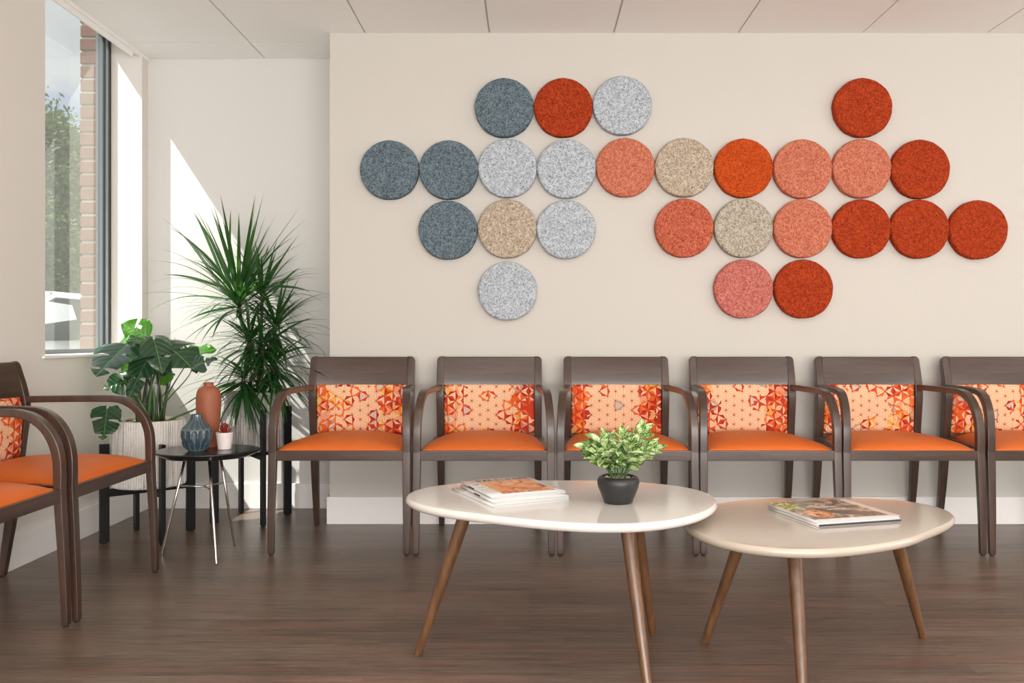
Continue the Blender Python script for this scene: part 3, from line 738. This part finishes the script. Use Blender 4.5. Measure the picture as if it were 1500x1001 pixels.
def magazine(label, cx, cy, z, rz, w, l, th, group, curl=.002, pic=None, full=False, title=None, spine=None):
    root = empty('magazine', (cx, cy, z), rz); tag(root, label, 'magazine', group)
    def bulge(x, y): return curl*(1-(2*x/w)**2)*(.6+.4*(y/l+.5))
    bm = bmesh.new(); n = 13
    for zz in (0, 1):
        pass
    top = grid(bm, n, 5, lambda i, j: Vector((-w/2+.002+(w-.005)*i/(n-1), -l/2+.0015+(l-.003)*j/4, th-.0006+bulge(-w/2+w*i/(n-1), 0))))
    lo = grid(bm, n, 5, lambda i, j: Vector((-w/2+.002+(w-.005)*i/(n-1), -l/2+.0015+(l-.003)*j/4, .0006)))
    def rim(g): return [g[i][0] for i in range(n)]+[g[-1][j] for j in range(1, 5)]+[g[i][-1] for i in range(n-2, -1, -1)]+[g[0][j] for j in range(3, 0, -1)]
    a, b = rim(top), rim(lo)
    for k in range(len(a)): bm.faces.new((a[k], a[(k+1) % len(a)], b[(k+1) % len(a)], b[k]))
    obj('pages', bm, M_PAPER, root)
    # cover wraps bottom, spine, top
    bm = bmesh.new(); path = [(w/2, 0.0003)]+[(-w/2+w*(1-t/6), 0.0003) for t in range(1, 6)]+[(-w/2+.001, .0003), (-w/2, .001), (-w/2, th-.001), (-w/2+.001, th)]+[(-w/2+w*t/10, None) for t in range(1, 11)]
    rows = []
    for (x, zz) in path:
        zt = th+bulge(x, 0) if zz is None else zz
        rows.append([bm.verts.new((x, -l/2+l*j/4, zt)) for j in range(5)])
    for p, q in zip(rows, rows[1:]):
        for j in range(4): bm.faces.new((p[j], q[j], q[j+1], p[j+1]))
    bmesh.ops.recalc_face_normals(bm, faces=bm.faces[:])
    co = obj('cover', bm, M_COVER, root, 40, recalc=False); sm = co.modifiers.new('thick', 'SOLIDIFY'); sm.thickness = .0004; sm.offset = 0
    if pic:
        x0, x1, y0, y1, mt = pic
        bm = bmesh.new(); uvl = bm.loops.layers.uv.new('UVMap'); nn = 12
        grid(bm, nn, 4, lambda i, j: Vector((x0+(x1-x0)*i/(nn-1), y0+(y1-y0)*j/3, th+bulge(x0+(x1-x0)*i/(nn-1), 0)+.0006)))
        for f in bm.faces:
            for lp in f.loops: lp[uvl].uv = ((lp.vert.co.x-x0)/(x1-x0), (lp.vert.co.y-y0)/(y1-y0))
        obj('cover_photo', bm, mt, root, True)
    if title:
        for s, size, mt, lx, ly, sp_, wd in title: text_mesh(s, size, mt, 'cover_text', root, (lx, ly, th+bulge(lx, 0)*.8+.0009), sp_, wd)
    if spine:
        for (y0, y1, mt) in spine:
            bm = bmesh.new(); box(bm, -w/2-.0006, -w/2+.001, y0, y1, .001, th-.001); obj('spine_text', bm, mt, root)
    return root
R_ = math.radians
g1 = 'magazines on the white coffee table'
magazine('white-covered magazine at the bottom of the stack on the white table', -.062, 2.462, T1, R_(27), .238, .300, .0065, g1, .0008)
magazine('white magazine in the middle of the stack on the white table', -.050, 2.462, T1+.0078, R_(23.5), .228, .285, .0065, g1, .0008, spine=[(-.03, .02, M_INK)])
magazine('top magazine on the white table, white cover with an orange food photo', -.054, 2.486, T1+.0156, R_(24), .224, .272, .0060, g1, .0022,
         pic=(-.073, .092, -.110, .088, M_ORC), title=[('DEROLOGER', .027, M_INK, .012, .101, 1.5, .80), ('MARKET', .008, M_INKG, -.092, .010, 1.1, .8), ('SEASON', .008, M_INKG, -.092, -.025, 1.1, .8), ('TABLE', .008, M_INK, -.092, .055, 1.1, .8)], spine=[(.02, .07, M_INK)])
g2 = 'magazines on the taupe coffee table'
magazine('lower magazine of the pair on the taupe table, only its edge showing', .860, 2.398, T2, R_(15.5), .262, .244, .0068, g2, .0006, spine=None)
magazine('upper magazine on the taupe table, brown dining photo cover', .858, 2.400, T2+.0082, R_(15), .262, .246, .0078, g2, .0012,
         pic=(-.1305, .1305, -.1225, .1225, M_BRC), title=[('Table', .030, M_PAPER, -.005, .020, 1.0, .9), ('gatherings', .016, M_PAPER, .012, -.008, 1.0, .9)])
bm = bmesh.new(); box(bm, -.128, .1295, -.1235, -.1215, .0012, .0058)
o = obj('page_shadow_edge', bm, M_INK, bpy.data.objects['magazine.003']); o.name = 'page_edge_shade'  # dark strip standing in for shade along the lower magazine's page edge

# ------------------------------------------------------------------ small plant on the white table
def small_plant():
    c = Vector((.245, 2.352)); root = empty('potted_plant', (c.x, c.y, T1)); tag(root, 'small variegated green plant in a black bowl-shaped pot on the white table', 'potted plant')
    bm = bmesh.new(); prof = [(.036, 0), (.040, .002), (.0425, .010), (.050, .028), (.0565, .044), (.0588, .056), (.0580, .064), (.0545, .0705), (.0495, .0735), (.0475, .0745), (.0455, .0735), (.044, .068), (.044, .060)]
    lathe(bm, prof, 56); obj('pot', bm, M_POTB, root, True)
    bm = bmesh.new(); lathe(bm, [(.0445, .060), (.0445, .066), (.02, .068), (.0005, .068)], 32)
    random.seed(9)
    for k in range(90):
        a = random.uniform(0, 2*PI); r = .043*math.sqrt(random.random()); q = bmesh.ops.create_icosphere(bm, subdivisions=1, radius=random.uniform(.0022, .0038))
        bmesh.ops.translate(bm, verts=q['verts'], vec=(r*math.cos(a), r*math.sin(a), .0685))
    obj('pebbles', bm, M_PEB, root, True)
    # stems with leaves
    random.seed(21); st = bmesh.new(); lf = bmesh.new(); uvl = lf.loops.layers.uv.new('UVMap')
    def leaf(b, d, nrm, L, W, curl):
        d = d.normalized(); sd_ = d.cross(nrm).normalized(); nn = sd_.cross(d)
        prev = None; K = 7
        for i in range(K+1):
            t = i/K; w_ = W*(math.sin(PI*min(1, t*1.02))**.62)*(1-.35*t)*1.15 if 0 < t < 1 else .0004
            p = b+d*(L*t)+nn*(-curl*L*t*t)
            r = [lf.verts.new(p+sd_*(w_*q/2)+nn*(abs(q)*w_*.16)) for q in (-1, -.5, 0, .5, 1)]
            if prev:
                for k in range(4):
                    f = lf.faces.new((prev[k], prev[k+1], r[k+1], r[k]))
                    for lp, (uu, vv) in zip(f.loops, (((k-2)/2, t-1/K), ((k-1)/2, t-1/K), ((k-1)/2, t), ((k-2)/2, t))): lp[uvl].uv = (uu, vv)
            prev = r
    shoots = []
    for k in range(26):
        a = k*2.399; sp_ = .25+.75*math.sqrt((k+.5)/26)
        shoots.append((a, sp_))
    for a, sp_ in shoots:
        L = random.uniform(.10, .15)*(1.0 if sp_ < .8 else .95)
        dx = math.cos(a); dy = math.sin(a); lean = sp_*.095
        if dx > .2 and sp_ > .55: L *= 1.12
        tip = Vector((dx*lean*1.05+.004, dy*lean*.85, .060+L*(1.03-.30*sp_)))
        if dx < -.3: tip.z -= .010
        P = bez((dx*.018, dy*.018, .062), (dx*.03, dy*.03, .062+L*.4), (tip.x*.7, tip.y*.7, tip.z*.75+.02), tip, 7)
        tube(st, P, .0012, 5)
        for q in range(2, 8):
            p = P[q]; t = (P[q]-P[q-1]).normalized()
            for s in (0, 1):
                aa = random.uniform(0, 2*PI); side = Vector((math.cos(aa), math.sin(aa), 0)); out = Vector((dx, dy, 0))*.5
                d = (side+out+t*random.uniform(.5, 1.0)); 
                if q == 7: d = t*1.3+side*.35
                nrm = (Vector((random.uniform(-.7, .7), -.7, .8))+Vector((-dx*.2, -dy*.2, 0))-d.normalized()*.2)
                leaf(p, d, nrm, random.uniform(.030, .046), random.uniform(.020, .029), random.uniform(.05, .5))
                if q < 6 and s == 0 and random.random() < .35: break
    obj('stems', st, M_STEM, root, True); obj('foliage', lf, M_VAR, root, True, recalc=False)
small_plant()

# ------------------------------------------------------------------ side table with vases
def side_table():
    c = at(303.5, 659, 3.54); zt = .444; root = empty('side_table', (c.x, 3.545, 0)); tag(root, 'small black side table with chrome tripod legs between the planters and chairs', 'side table')
    bm = bmesh.new(); n = 72; rings = []
    for s, z in ((.90, zt), (.985, zt), (1.0, zt-.002), (1.0, zt-.005), (.985, zt-.008), (.80, zt-.028), (.74, zt-.030), (.2, zt-.030)):
        ring = []
        for i in range(n):
            a = 2*PI*i/n; r = .212*(1+.03*math.cos(3*a+.4))
            ring.append(bm.verts.new((r*s*math.cos(a), r*.90*s*math.sin(a), z)))
        rings.append(ring)
    for a, b in zip(rings, rings[1:]):
        for k in range(n): bm.faces.new((a[k], a[(k+1) % n], b[(k+1) % n], b[k]))
    bm.faces.new(rings[0]); bm.faces.new(rings[-1]); obj('tabletop', bm, M_BLACKT, root, 40)
    feet = [(-1.548, 3.538), (-1.262, 3.389), (-1.298, 3.700)]; tops = [(-1.448, 3.54), (-1.318, 3.46), (-1.325, 3.60)]
    mid = []
    for (fx, fy), (tx, ty) in zip(feet, tops):
        bm = bmesh.new(); a = Vector((tx-c.x, ty-3.545, zt-.029)); b = Vector((fx-c.x, fy-3.545, 0))
        tube(bm, [a, a.lerp(b, .5), a.lerp(b, .985), b], [.0060, .0058, .005, .005], 16); obj('leg', bm, M_CHROME, root, True); mid.append(a.lerp(b, .30))
    bm = bmesh.new(); cc = (mid[0]+mid[1]+mid[2])/3
    for p in mid: tube(bm, [p, p.lerp(cc, .5), cc], .0042, 12)
    obj('brace', bm, M_CHROME, root, True)
    return zt
ZS = side_table()
def blue_vase():
    x, y = -1.386, 3.500; root = empty('vase', (x, y, ZS)); tag(root, 'squat slate blue faceted ceramic vase on the black side table', 'vase')
    R = catmull([(.031, 0), (.036, .003), (.051, .020), (.0605, .045), (.0628, .066), (.0615, .084), (.054, .099), (.0395, .113), (.0285, .127), (.0235, .140), (.0225, .152)], 7)
    zmax = .152; n = 168; NF = 14
    bm = bmesh.new(); lay = bm.verts.layers.float.new('ridge')
    def cell(a, z):
        best = 0
        for rowi, (zc, hz) in enumerate(((.030, .027), (.064, .029))):
            t = a/(2*PI)*NF + (.5 if rowi else 0); u = (t-math.floor(t)-.5)*2/.94; v = (z-zc)/hz
            # pointed-oval cells
            q = u*u+v*v*abs(v)**.3
            best = max(best, 1-q)
        return max(0, best)
    def mod(a, r, z):
        c = cell(a, z); t = a/(2*PI)*NF+.0
        if z > .088:
            k = min(1, (z-.088)/.012); fl = abs(math.sin(PI*t)); return r-.0022*k*(fl**.7)*(r/.04), 1-fl**.5*k
        return r-.0050*min(1, c*1.3)**.8, 1-min(1, c*2.2)
    rows = []
    for i in range(n):
        a = 2*PI*i/n; col_ = []
        for (r, z) in R:
            rr, rd = mod(a, r, z); v = bm.verts.new((rr*math.cos(a), rr*math.sin(a), z)); v[lay] = rd; col_.append(v)
        # inner lip
        for rr, z in ((.0205, .1525), (.0195, .145), (.019, .12)):
            v = bm.verts.new((rr*math.cos(a), rr*math.sin(a), z)); v[lay] = .3; col_.append(v)
        rows.append(col_)
    for i in range(n):
        p, q = rows[i], rows[(i+1) % n]
        for j in range(len(p)-1): bm.faces.new((p[j], q[j], q[j+1], p[j+1]))
    bm.faces.new([rows[i][0] for i in range(n)]); bm.faces.new([rows[i][-1] for i in range(n)])
    obj('vase_body', bm, M_GLAZE, root, True)
blue_vase()
bm = bmesh.new()
prof = catmull([(.030, 0), (.0345, .003), (.0385, .03), (.0435, .08), (.0485, .13), (.0512, .175), (.0510, .205), (.0485, .232), (.0410, .250), (.0290, .2585), (.0225, .2615), (.0210, .265), (.0208, .274), (.0216, .277)], 5)
prof += [(.0190, .2775), (.0180, .27), (.018, .24)]
lathe(bm, prof, 64); o = obj('vase', bm, M_TERRA, None, True); o.location = (-1.384, 3.625, ZS); tag(o, 'tall terracotta bottle vase standing behind the blue vase on the side table', 'vase')
def succulent():
    root = empty('potted_succulent', (-1.289, 3.553, ZS)); tag(root, 'tiny red succulent in a small white pot on the black side table', 'potted plant')
    bm = bmesh.new(); lathe(bm, [(.024, 0), (.0262, .001), (.0268, .003), (.0350, .069), (.0352, .0715), (.0335, .072), (.0325, .069), (.031, .062), (.0005, .062)], 48); obj('pot', bm, M_POTW, root, 50)
    bm = bmesh.new(); random.seed(5)
    for k in range(30):
        a = k*2.399; t = k/30; el = 1.25-1.0*t if k < 22 else .1; L = .022+.022*t
        b = Vector((0, 0, .066+.022*(1-t))); d = Vector((math.cos(a)*math.cos(el), math.sin(a)*math.cos(el), math.sin(el))); s = d.cross(Vector((0, 0, 1))).normalized(); n_ = s.cross(d)
        K = 6; prev = None
        for i in range(K+1):
            q = i/K; w_ = .0078*math.sin(PI*min(1, .15+q*.85))**.6*(1 if q < 1 else .05); p = b+d*(L*q)+n_*(L*.35*q*q); th = .0022*(1-q*.7)
            r = [bm.verts.new(p+v) for v in (s*w_, n_*th*.3, -s*w_, -n_*th)]
            if prev:
                for m_ in range(4): bm.faces.new((prev[m_], prev[(m_+1) % 4], r[(m_+1) % 4], r[m_]))
            prev = r
    obj('rosette', bm, M_SUCC, root, True)
succulent()

# ------------------------------------------------------------------ planters
def stand(name_label, cx, cy, rot, rad, ztop, zbeam, a=.040, b=.019):
    root = empty('plant_stand', (cx, cy, 0), rot); tag(root, name_label, 'plant stand', 'black wooden plant stands')
    for k in range(4):
        bm = bmesh.new(); box(bm, rad-a/2, rad+a/2, -b/2, b/2, .004, ztop, bev=.002); box(bm, rad-.010, rad+.010, -.008, .008, 0, .005)
        bmesh.ops.rotate(bm, verts=bm.verts, matrix=Matrix.Rotation(k*PI/2, 3, 'Z')); obj('post', bm, M_BLACK, root, 40)
    bm = bmesh.new(); box(bm, -rad+.01, rad-.01, -b/2, b/2, zbeam-.034, zbeam, bev=.002); box(bm, -b/2, b/2, -rad+.01, rad-.01, zbeam-.034, zbeam-.0002, bev=.002)
    obj('crossbar', bm, M_BLACK, root, 40)
def ribbed_pot(root, R, H, mat, seed, nr=84):
    random.seed(seed); n = nr*4; amp = [random.uniform(.6, 1.4) for _ in range(nr)]; off = [random.uniform(-.3, .3) for _ in range(nr)]
    cut = [[random.random() < .12 for _ in range(14)] for _ in range(nr)]
    prof = [(R-.012, .0), (R-.002, .004)]+[(R, .012+(H-.02)*t/13) for t in range(14)]+[(R-.002, H-.003), (R-.006, H), (R-.018, H), (R-.022, H-.004), (R-.022, H-.02)]
    def mod(a, r, z, j):
        if r < R-.004: return r
        t = a/(2*PI)*nr; k = int(t) % nr; f = t-int(t); rid = abs(math.sin(PI*(f)))**.6*amp[k]
        if 2 <= j < 16 and cut[k][j-2]: rid *= .35
        return r-.006+.006*rid+.0006*math.sin(17*z*30+k)
    bm = bmesh.new(); lathe(bm, prof, n, mod); return obj('pot', bm, mat, root, 60)
def soil(root, R, z, mat, seed=3):
    random.seed(seed); bm = bmesh.new(); lathe(bm, [(R, z-.02), (R, z), (R*.6, z+.006), (R*.3, z+.009), (.001, z+.010)], 40)
    for k in range(160):
        a = random.uniform(0, 2*PI); r = R*.94*math.sqrt(random.random()); s = random.uniform(.004, .010); q = bmesh.ops.create_icosphere(bm, subdivisions=1, radius=s)
        bmesh.ops.scale(bm, verts=q['verts'], vec=(1.5, .8, .6)); bmesh.ops.rotate(bm, verts=q['verts'], matrix=Matrix.Rotation(random.uniform(0, 3), 3, 'Z'))
        bmesh.ops.translate(bm, verts=q['verts'], vec=(r*math.cos(a), r*math.sin(a), z+.006))
    obj('soil', bm, mat, root)
# --- monstera
SX, SY = -1.748, 3.862
stand('lower black wooden plant stand under the monstera pot by the left wall', SX, SY, R_(41), .188, .4416, .240)
def monstera():
    ZB = .2405; root = empty('potted_monstera', (SX, SY, ZB)); tag(root, 'monstera plant in a whitewashed ribbed pot on the low black stand', 'potted plant', 'large planters by the alcove')
    H = .300; ribbed_pot(root, .160, H, M_POT1, 1); soil(root, .139, H-.018, M_SOIL)
    O = Vector((SX, SY, ZB)); zs = H-.014
    def leafmesh(B, T, nrm, W, splits, mat, droop=.25, fold=.25, seed=0, hole=False):
        rnd = random.Random(seed); d = (T-B); L = d.length; d = d.normalized(); n0 = (nrm-d*nrm.dot(d)).normalized(); s0 = d.cross(n0).normalized()
        rows = 90; bm = bmesh.new(); cols = 8; uvd = {}
        notch = {}
        for side in (-1, 1):
            ns = []
            for q in range(splits): ns.append((.30+.52*(q+rnd.uniform(-.12, .12))/max(1, splits-1) if splits > 1 else .5, rnd.uniform(.12, .30)))
            notch[side] = ns
        def hw(t):
            # heart outline: t in [-.16,1] along the midrib
            tt = (t+.16)/1.16
            return W/2*(max(0, math.sin(PI*tt**.62))**.72)*(1-.18*tt)
        phase = rnd.uniform(0, 6)
        for side in (-1, 1):
            prev = None
            for i in range(rows+1):
                t = -.16+1.16*i/rows; t0 = max(0.0, t)
                w_ = hw(t); f = 1.0
                for (tn, dep) in notch[side]:
                    u = abs(t-tn)/.050
                    if u < 1: f = min(f, dep+(1-dep)*u**3)
                row_ = []
                for c_ in range(cols+1):
                    q = c_/cols*f
                    sw = w_*q
                    # lobes sweep a little toward the tip
                    tl = t0+(t-t0)*(q if t < 0 else 1)+.10*q*q*(1-abs(t))*(1 if t > 0 else .4)
                    inn = .012*side if t < 0 else 0
                    x = side*sw+(inn*(1-q)*0)
                    if t < 0: x = side*max(sw, .004)*(1 if c_ else .15)
                    zz = fold*abs(x)*.55-fold*1.5*(x*x)/max(W, .01)-droop*L*(tl**2)*.9+.011*math.sin(8*tl+phase+side)*q*q
                    vv_ = bm.verts.new(B-O+d*(tl*L)+s0*x+n0*zz); uvd[vv_] = (x/(W/2), tl); row_.append(vv_)
                if prev:
                    for c_ in range(cols):
                        if hole and side == 1 and abs(t-.38) < .07 and 2 <= c_ <= 3: continue
                        bm.faces.new((prev[c_], prev[c_+1], row_[c_+1], row_[c_]))
                prev = row_
        uvl = bm.loops.layers.uv.new('UVMap')
        for f_ in bm.faces:
            for lp in f_.loops: lp[uvl].uv = uvd[lp.vert]
        o = obj('leaf', bm, mat, root, True, recalc=False); return o
    A = at
    L = [  # base, tip, normal, width, splits, material, droop
     (A(184, 507, 3.78), A(138, 548, 3.64), (-.35, -1.0, .65), .29, 2, M_MON, .08, .30),
     (A(214, 493, 3.86), A(178, 474, 3.84), (.15, -1, .15), .150, 1, M_MONB, .05, .2),
     (A(196, 500, 3.92), A(164, 506, 3.92), (0, -.7, .8), .150, 0, M_MONB, .1, .2),
     (A(217, 522, 3.90), A(177, 545, 3.92), (0, -1, .25), .185, 0, M_MONB, .05, .2),
     (A(216, 526, 3.78), A(187, 582, 3.70), (-.35, -1, .25), .165, 1, M_MON, .05, .3),
     (A(192, 556, 3.86), A(150, 570, 3.80), (-.1, -1, .35), .135, 2, M_MON, .05, .2),
     (A(157, 600, 3.63), A(151, 645, 3.60), (-.12, -1, .10), .158, 2, M_MON, .02, .15),
     (A(226, 499, 3.76), A(238, 546, 3.70), (.55, -.9, .35), .150, 1, M_MON, .05, .4),
     (A(242, 505, 3.84), A(288, 536, 3.74), (.15, -.55, 1.0), .230, 2, M_MON, .22, .5),
     (A(283, 536, 3.78), A(316, 522, 3.80), (.1, -.55, .85), .130, 1, M_MON, .25, .5),
     (A(280, 516, 4.02), A(316, 509, 4.05), (0, -.55, .85), .125, 0, M_MONB, .1, .2),
     (A(250, 548, 3.90), A(226, 561, 3.92), (.1, -1, .35), .090, 0, M_MONB, .05, .2),
     (A(212, 497, 3.80), A(186, 496, 3.72), (-.1, -.6, .9), .120, 1, M_MON, .2, .3),
     (A(236, 497, 3.90), A(206, 512, 3.84), (-.2, -.5, .9), .150, 1, M_MON, .1, .3),
     (A(258, 504, 3.98), A(284, 520, 4.06), (.2, -.5, .9), .140, 1, M_MON, .2, .4),
     (A(236, 542, 3.84), A(256, 547, 3.82), (.1, -.5, .9), .060, 0, M_MON, .2, .3),
    ]
    random.seed(12)
    for k, (B, T, nrm, W, sp_, mt, dr, fo) in enumerate(L):
        leafmesh(B, T, Vector(nrm), W, sp_, mt, dr, fo, k+40, hole=(k in (1, 13)))
        a = random.uniform(0, 2*PI); r = random.uniform(.01, .07); b0 = Vector((r*math.cos(a)+.0, r*math.sin(a)*.8, zs)); e = B-O
        if k == 6: b0 = Vector((-.09, -.06, zs))
        if k in (8, 9, 10): b0 = Vector((.05, -.02+.02*(k-9), zs))
        dd = (T-B).normalized()
        if k == 6: P = bez(b0, b0+Vector((-.03, -.04, .03)), e+Vector((.06, .06, .045)), e, 12)
        else: P = bez(b0, b0+Vector((e.x*.1, e.y*.1, (e.z-zs)*.5)), e-Vector((dd.x*.02, dd.y*.02, .09)), e, 12)
        bm = bmesh.new(); r0 = .0062 if W > .13 else .004; tube(bm, P, [r0*(1-.55*i/12) for i in range(13)], 8); obj('stem', bm, M_STEMD if k % 3 else M_STEM, root, True)
    # thick sheaths low down
    for k, (x, y, tx, tz, r) in enumerate(((-.03, -.03, -.075, .20, .009), (.0, .0, .015, .22, .010), (.04, -.02, .03, .17, .011), (.055, .02, .075, .16, .009), (.02, -.05, -.03, .15, .008), (-.05, .02, -.05, .24, .008))):
        bm = bmesh.new(); tube(bm, bez((x, y, zs), (x, y, zs+tz*.4), (tx, y, zs+tz*.7), (tx*1.2, y-.01, zs+tz), 8), [r, r*1.05, r, r*.95, r*.85, r*.7, r*.5, r*.3, .001], 10); obj('stem', bm, M_STEM, root, True)
    # a leaf reaching right on a low stalk
    B = A(318, 584, 3.86); e = B-O
    bm = bmesh.new(); tube(bm, bez((.08, -.02, zs), (.11, -.02, zs+.02), e-Vector((.04, 0, .03)), e, 8), [.006, .0055, .005, .0045, .004, .0035, .003, .0025, .002], 8); obj('stem', bm, M_STEM, root, True)
monstera()
# --- dracaena
DX, DY = -1.400, 4.235
stand('taller black wooden plant stand holding the narrow-leaved plant in the alcove', DX, DY, R_(35), .182, .563, .352)
def dracaena():
    ZB = .3525; root = empty('potted_dracaena', (DX, DY, ZB)); tag(root, 'tall narrow-leaved plant in a weathered grey ribbed pot in the alcove', 'potted plant', 'large planters by the alcove')
    H = .292; ribbed_pot(root, .152, H, M_POT2, 7, 78); soil(root, .131, H-.018, M_SOIL, 8)
    O = Vector((DX, DY, ZB)); zs = H-.014; A = at
    heads = [(A(350, 438, 4.17), 80, .45, 1.40, -.25, 1), (A(384, 432, 4.26), 46, .30, 1.2, -.4, 2), (A(404, 478, 4.22), 60, .29, 1.0, -.7, 3), (A(366, 500, 4.18), 56, .29, .9, -.8, 4),
             (A(357, 555, 4.08), 60, .31, .6, -1.15, 5), (A(402, 535, 4.17), 64, .31, .8, -1.1, 6), (A(385, 505, 4.10), 40, .26, .8, -.9, 7)]
    for hi, (hp, n, L, e1, e0, sd_) in enumerate(heads):
        h = hp-O; rnd = random.Random(sd_*7)
        a = hi*1.1; b0 = Vector((.045*math.cos(a), .045*math.sin(a), zs)); bm = bmesh.new()
        tube(bm, bez(b0, b0+Vector((0, 0, (h.z-zs)*.4)), h-Vector((0, 0, (h.z-zs)*.35)), h, 12), [.011-.0003*i for i in range(13)], 10); obj('cane', bm, M_CANE, root, True)
        bm = bmesh.new()
        n = int(n*1.3)
        for k in range(n):
            f = k/n; az = k*2.399+rnd.uniform(-.3, .3)
            el = e1+(e0-e1)*f+rnd.uniform(-.2, .2)
            l = L*rnd.uniform(.7, 1.12)*(.8+.35*math.sin(PI*min(1, f*1.1+.1)))
            w_ = rnd.uniform(.0105, .0175); g = rnd.uniform(.25, .8)*(1 if el < 1 else .35)
            d = Vector((math.cos(az)*math.cos(el), math.sin(az)*math.cos(el), math.sin(el)))
            p = h+Vector((0, 0, -.10*f+.03))+Vector((math.cos(az), math.sin(az), 0))*.008; K = 12; prev = None
            for i in range(K+1):
                t = i/K; s_ = d.cross(Vector((0, 0, 1)))
                s_ = s_.normalized() if s_.length > .05 else Vector((-math.sin(az), math.cos(az), 0)); nn = s_.cross(d).normalized()
                ww = w_*(.55+.6*math.sin(PI*min(1, t+.15))) if t < .35 else w_*1.12*(1-((t-.35)/.65)**1.7); ww = max(ww, .0003)
                q = p.copy(); wd = O+q
                if wd.y > YA-.02: q.y = YA-.02-O.y-.0
                if wd.x > XC-.03 and wd.y > YB-.05: q.x = XC-.03-O.x
                if wd.x < XL+.02: q.x = XL+.02-O.x
                r = [bm.verts.new(q-s_*ww*.5+nn*ww*.12), bm.verts.new(q), bm.verts.new(q+s_*ww*.5+nn*ww*.12)]
                if prev: bm.faces.new((prev[0], prev[1], r[1], r[0])); bm.faces.new((prev[1], prev[2], r[2], r[1]))
                prev = r; p = p+d*(l/K); d = (d+Vector((0, 0, -g*1.6/K*(math.cos(el)*.8+.25)*(.4+t*1.3)))).normalized()
        obj('foliage', bm, M_DRA, root, True, recalc=False)
    # long single leaves reaching far out
    bm = bmesh.new()
    for (x0, y0, x1, y1, dd) in ((330, 415, 283, 311, 0), (335, 420, 338, 307, .05), (335, 425, 240, 403, -.1), (340, 440, 250, 440, .05), (330, 430, 262, 340, -.05), (390, 420, 455, 428, .05), (395, 500, 459, 466, 0), (410, 520, 455, 510, -.08), (350, 430, 385, 352, .0), (362, 420, 416, 356, .05), (338, 420, 296, 330, .04), (400, 430, 440, 392, 0), (345, 560, 262, 600, -.1), (345, 450, 275, 470, -.1), (355, 560, 300, 600, -.15), (365, 560, 385, 615, -.1), (372, 555, 402, 610, -.12)):
        a = A(x0, y0, 4.18)-O; b = A(x1, y1, 4.16+dd)-O; v = b-a; mdl = v.length
        P = bez(a, a+v*.35+Vector((0, 0, .05*mdl)), a+v*.7+Vector((0, 0, .10*mdl)), b, 12); prev = None
        for i, p in enumerate(P):
            t = i/12; ww = .013*(.6+.5*math.sin(PI*min(1, t+.2))) if t < .4 else .014*(1-((t-.4)/.6)**1.6); ww = max(ww, .0004)
            dr = (P[min(i+1, 12)]-P[max(i-1, 0)]).normalized(); s_ = dr.cross(Vector((0, -1, .4))).normalized(); nn = s_.cross(dr)
            r = [bm.verts.new(p-s_*ww*.5+nn*ww*.12), bm.verts.new(p), bm.verts.new(p+s_*ww*.5+nn*ww*.12)]
            if prev: bm.faces.new((prev[0], prev[1], r[1], r[0])); bm.faces.new((prev[1], prev[2], r[2], r[1]))
            prev = r
    obj('foliage', bm, M_DRA, root, True, recalc=False)
dracaena()
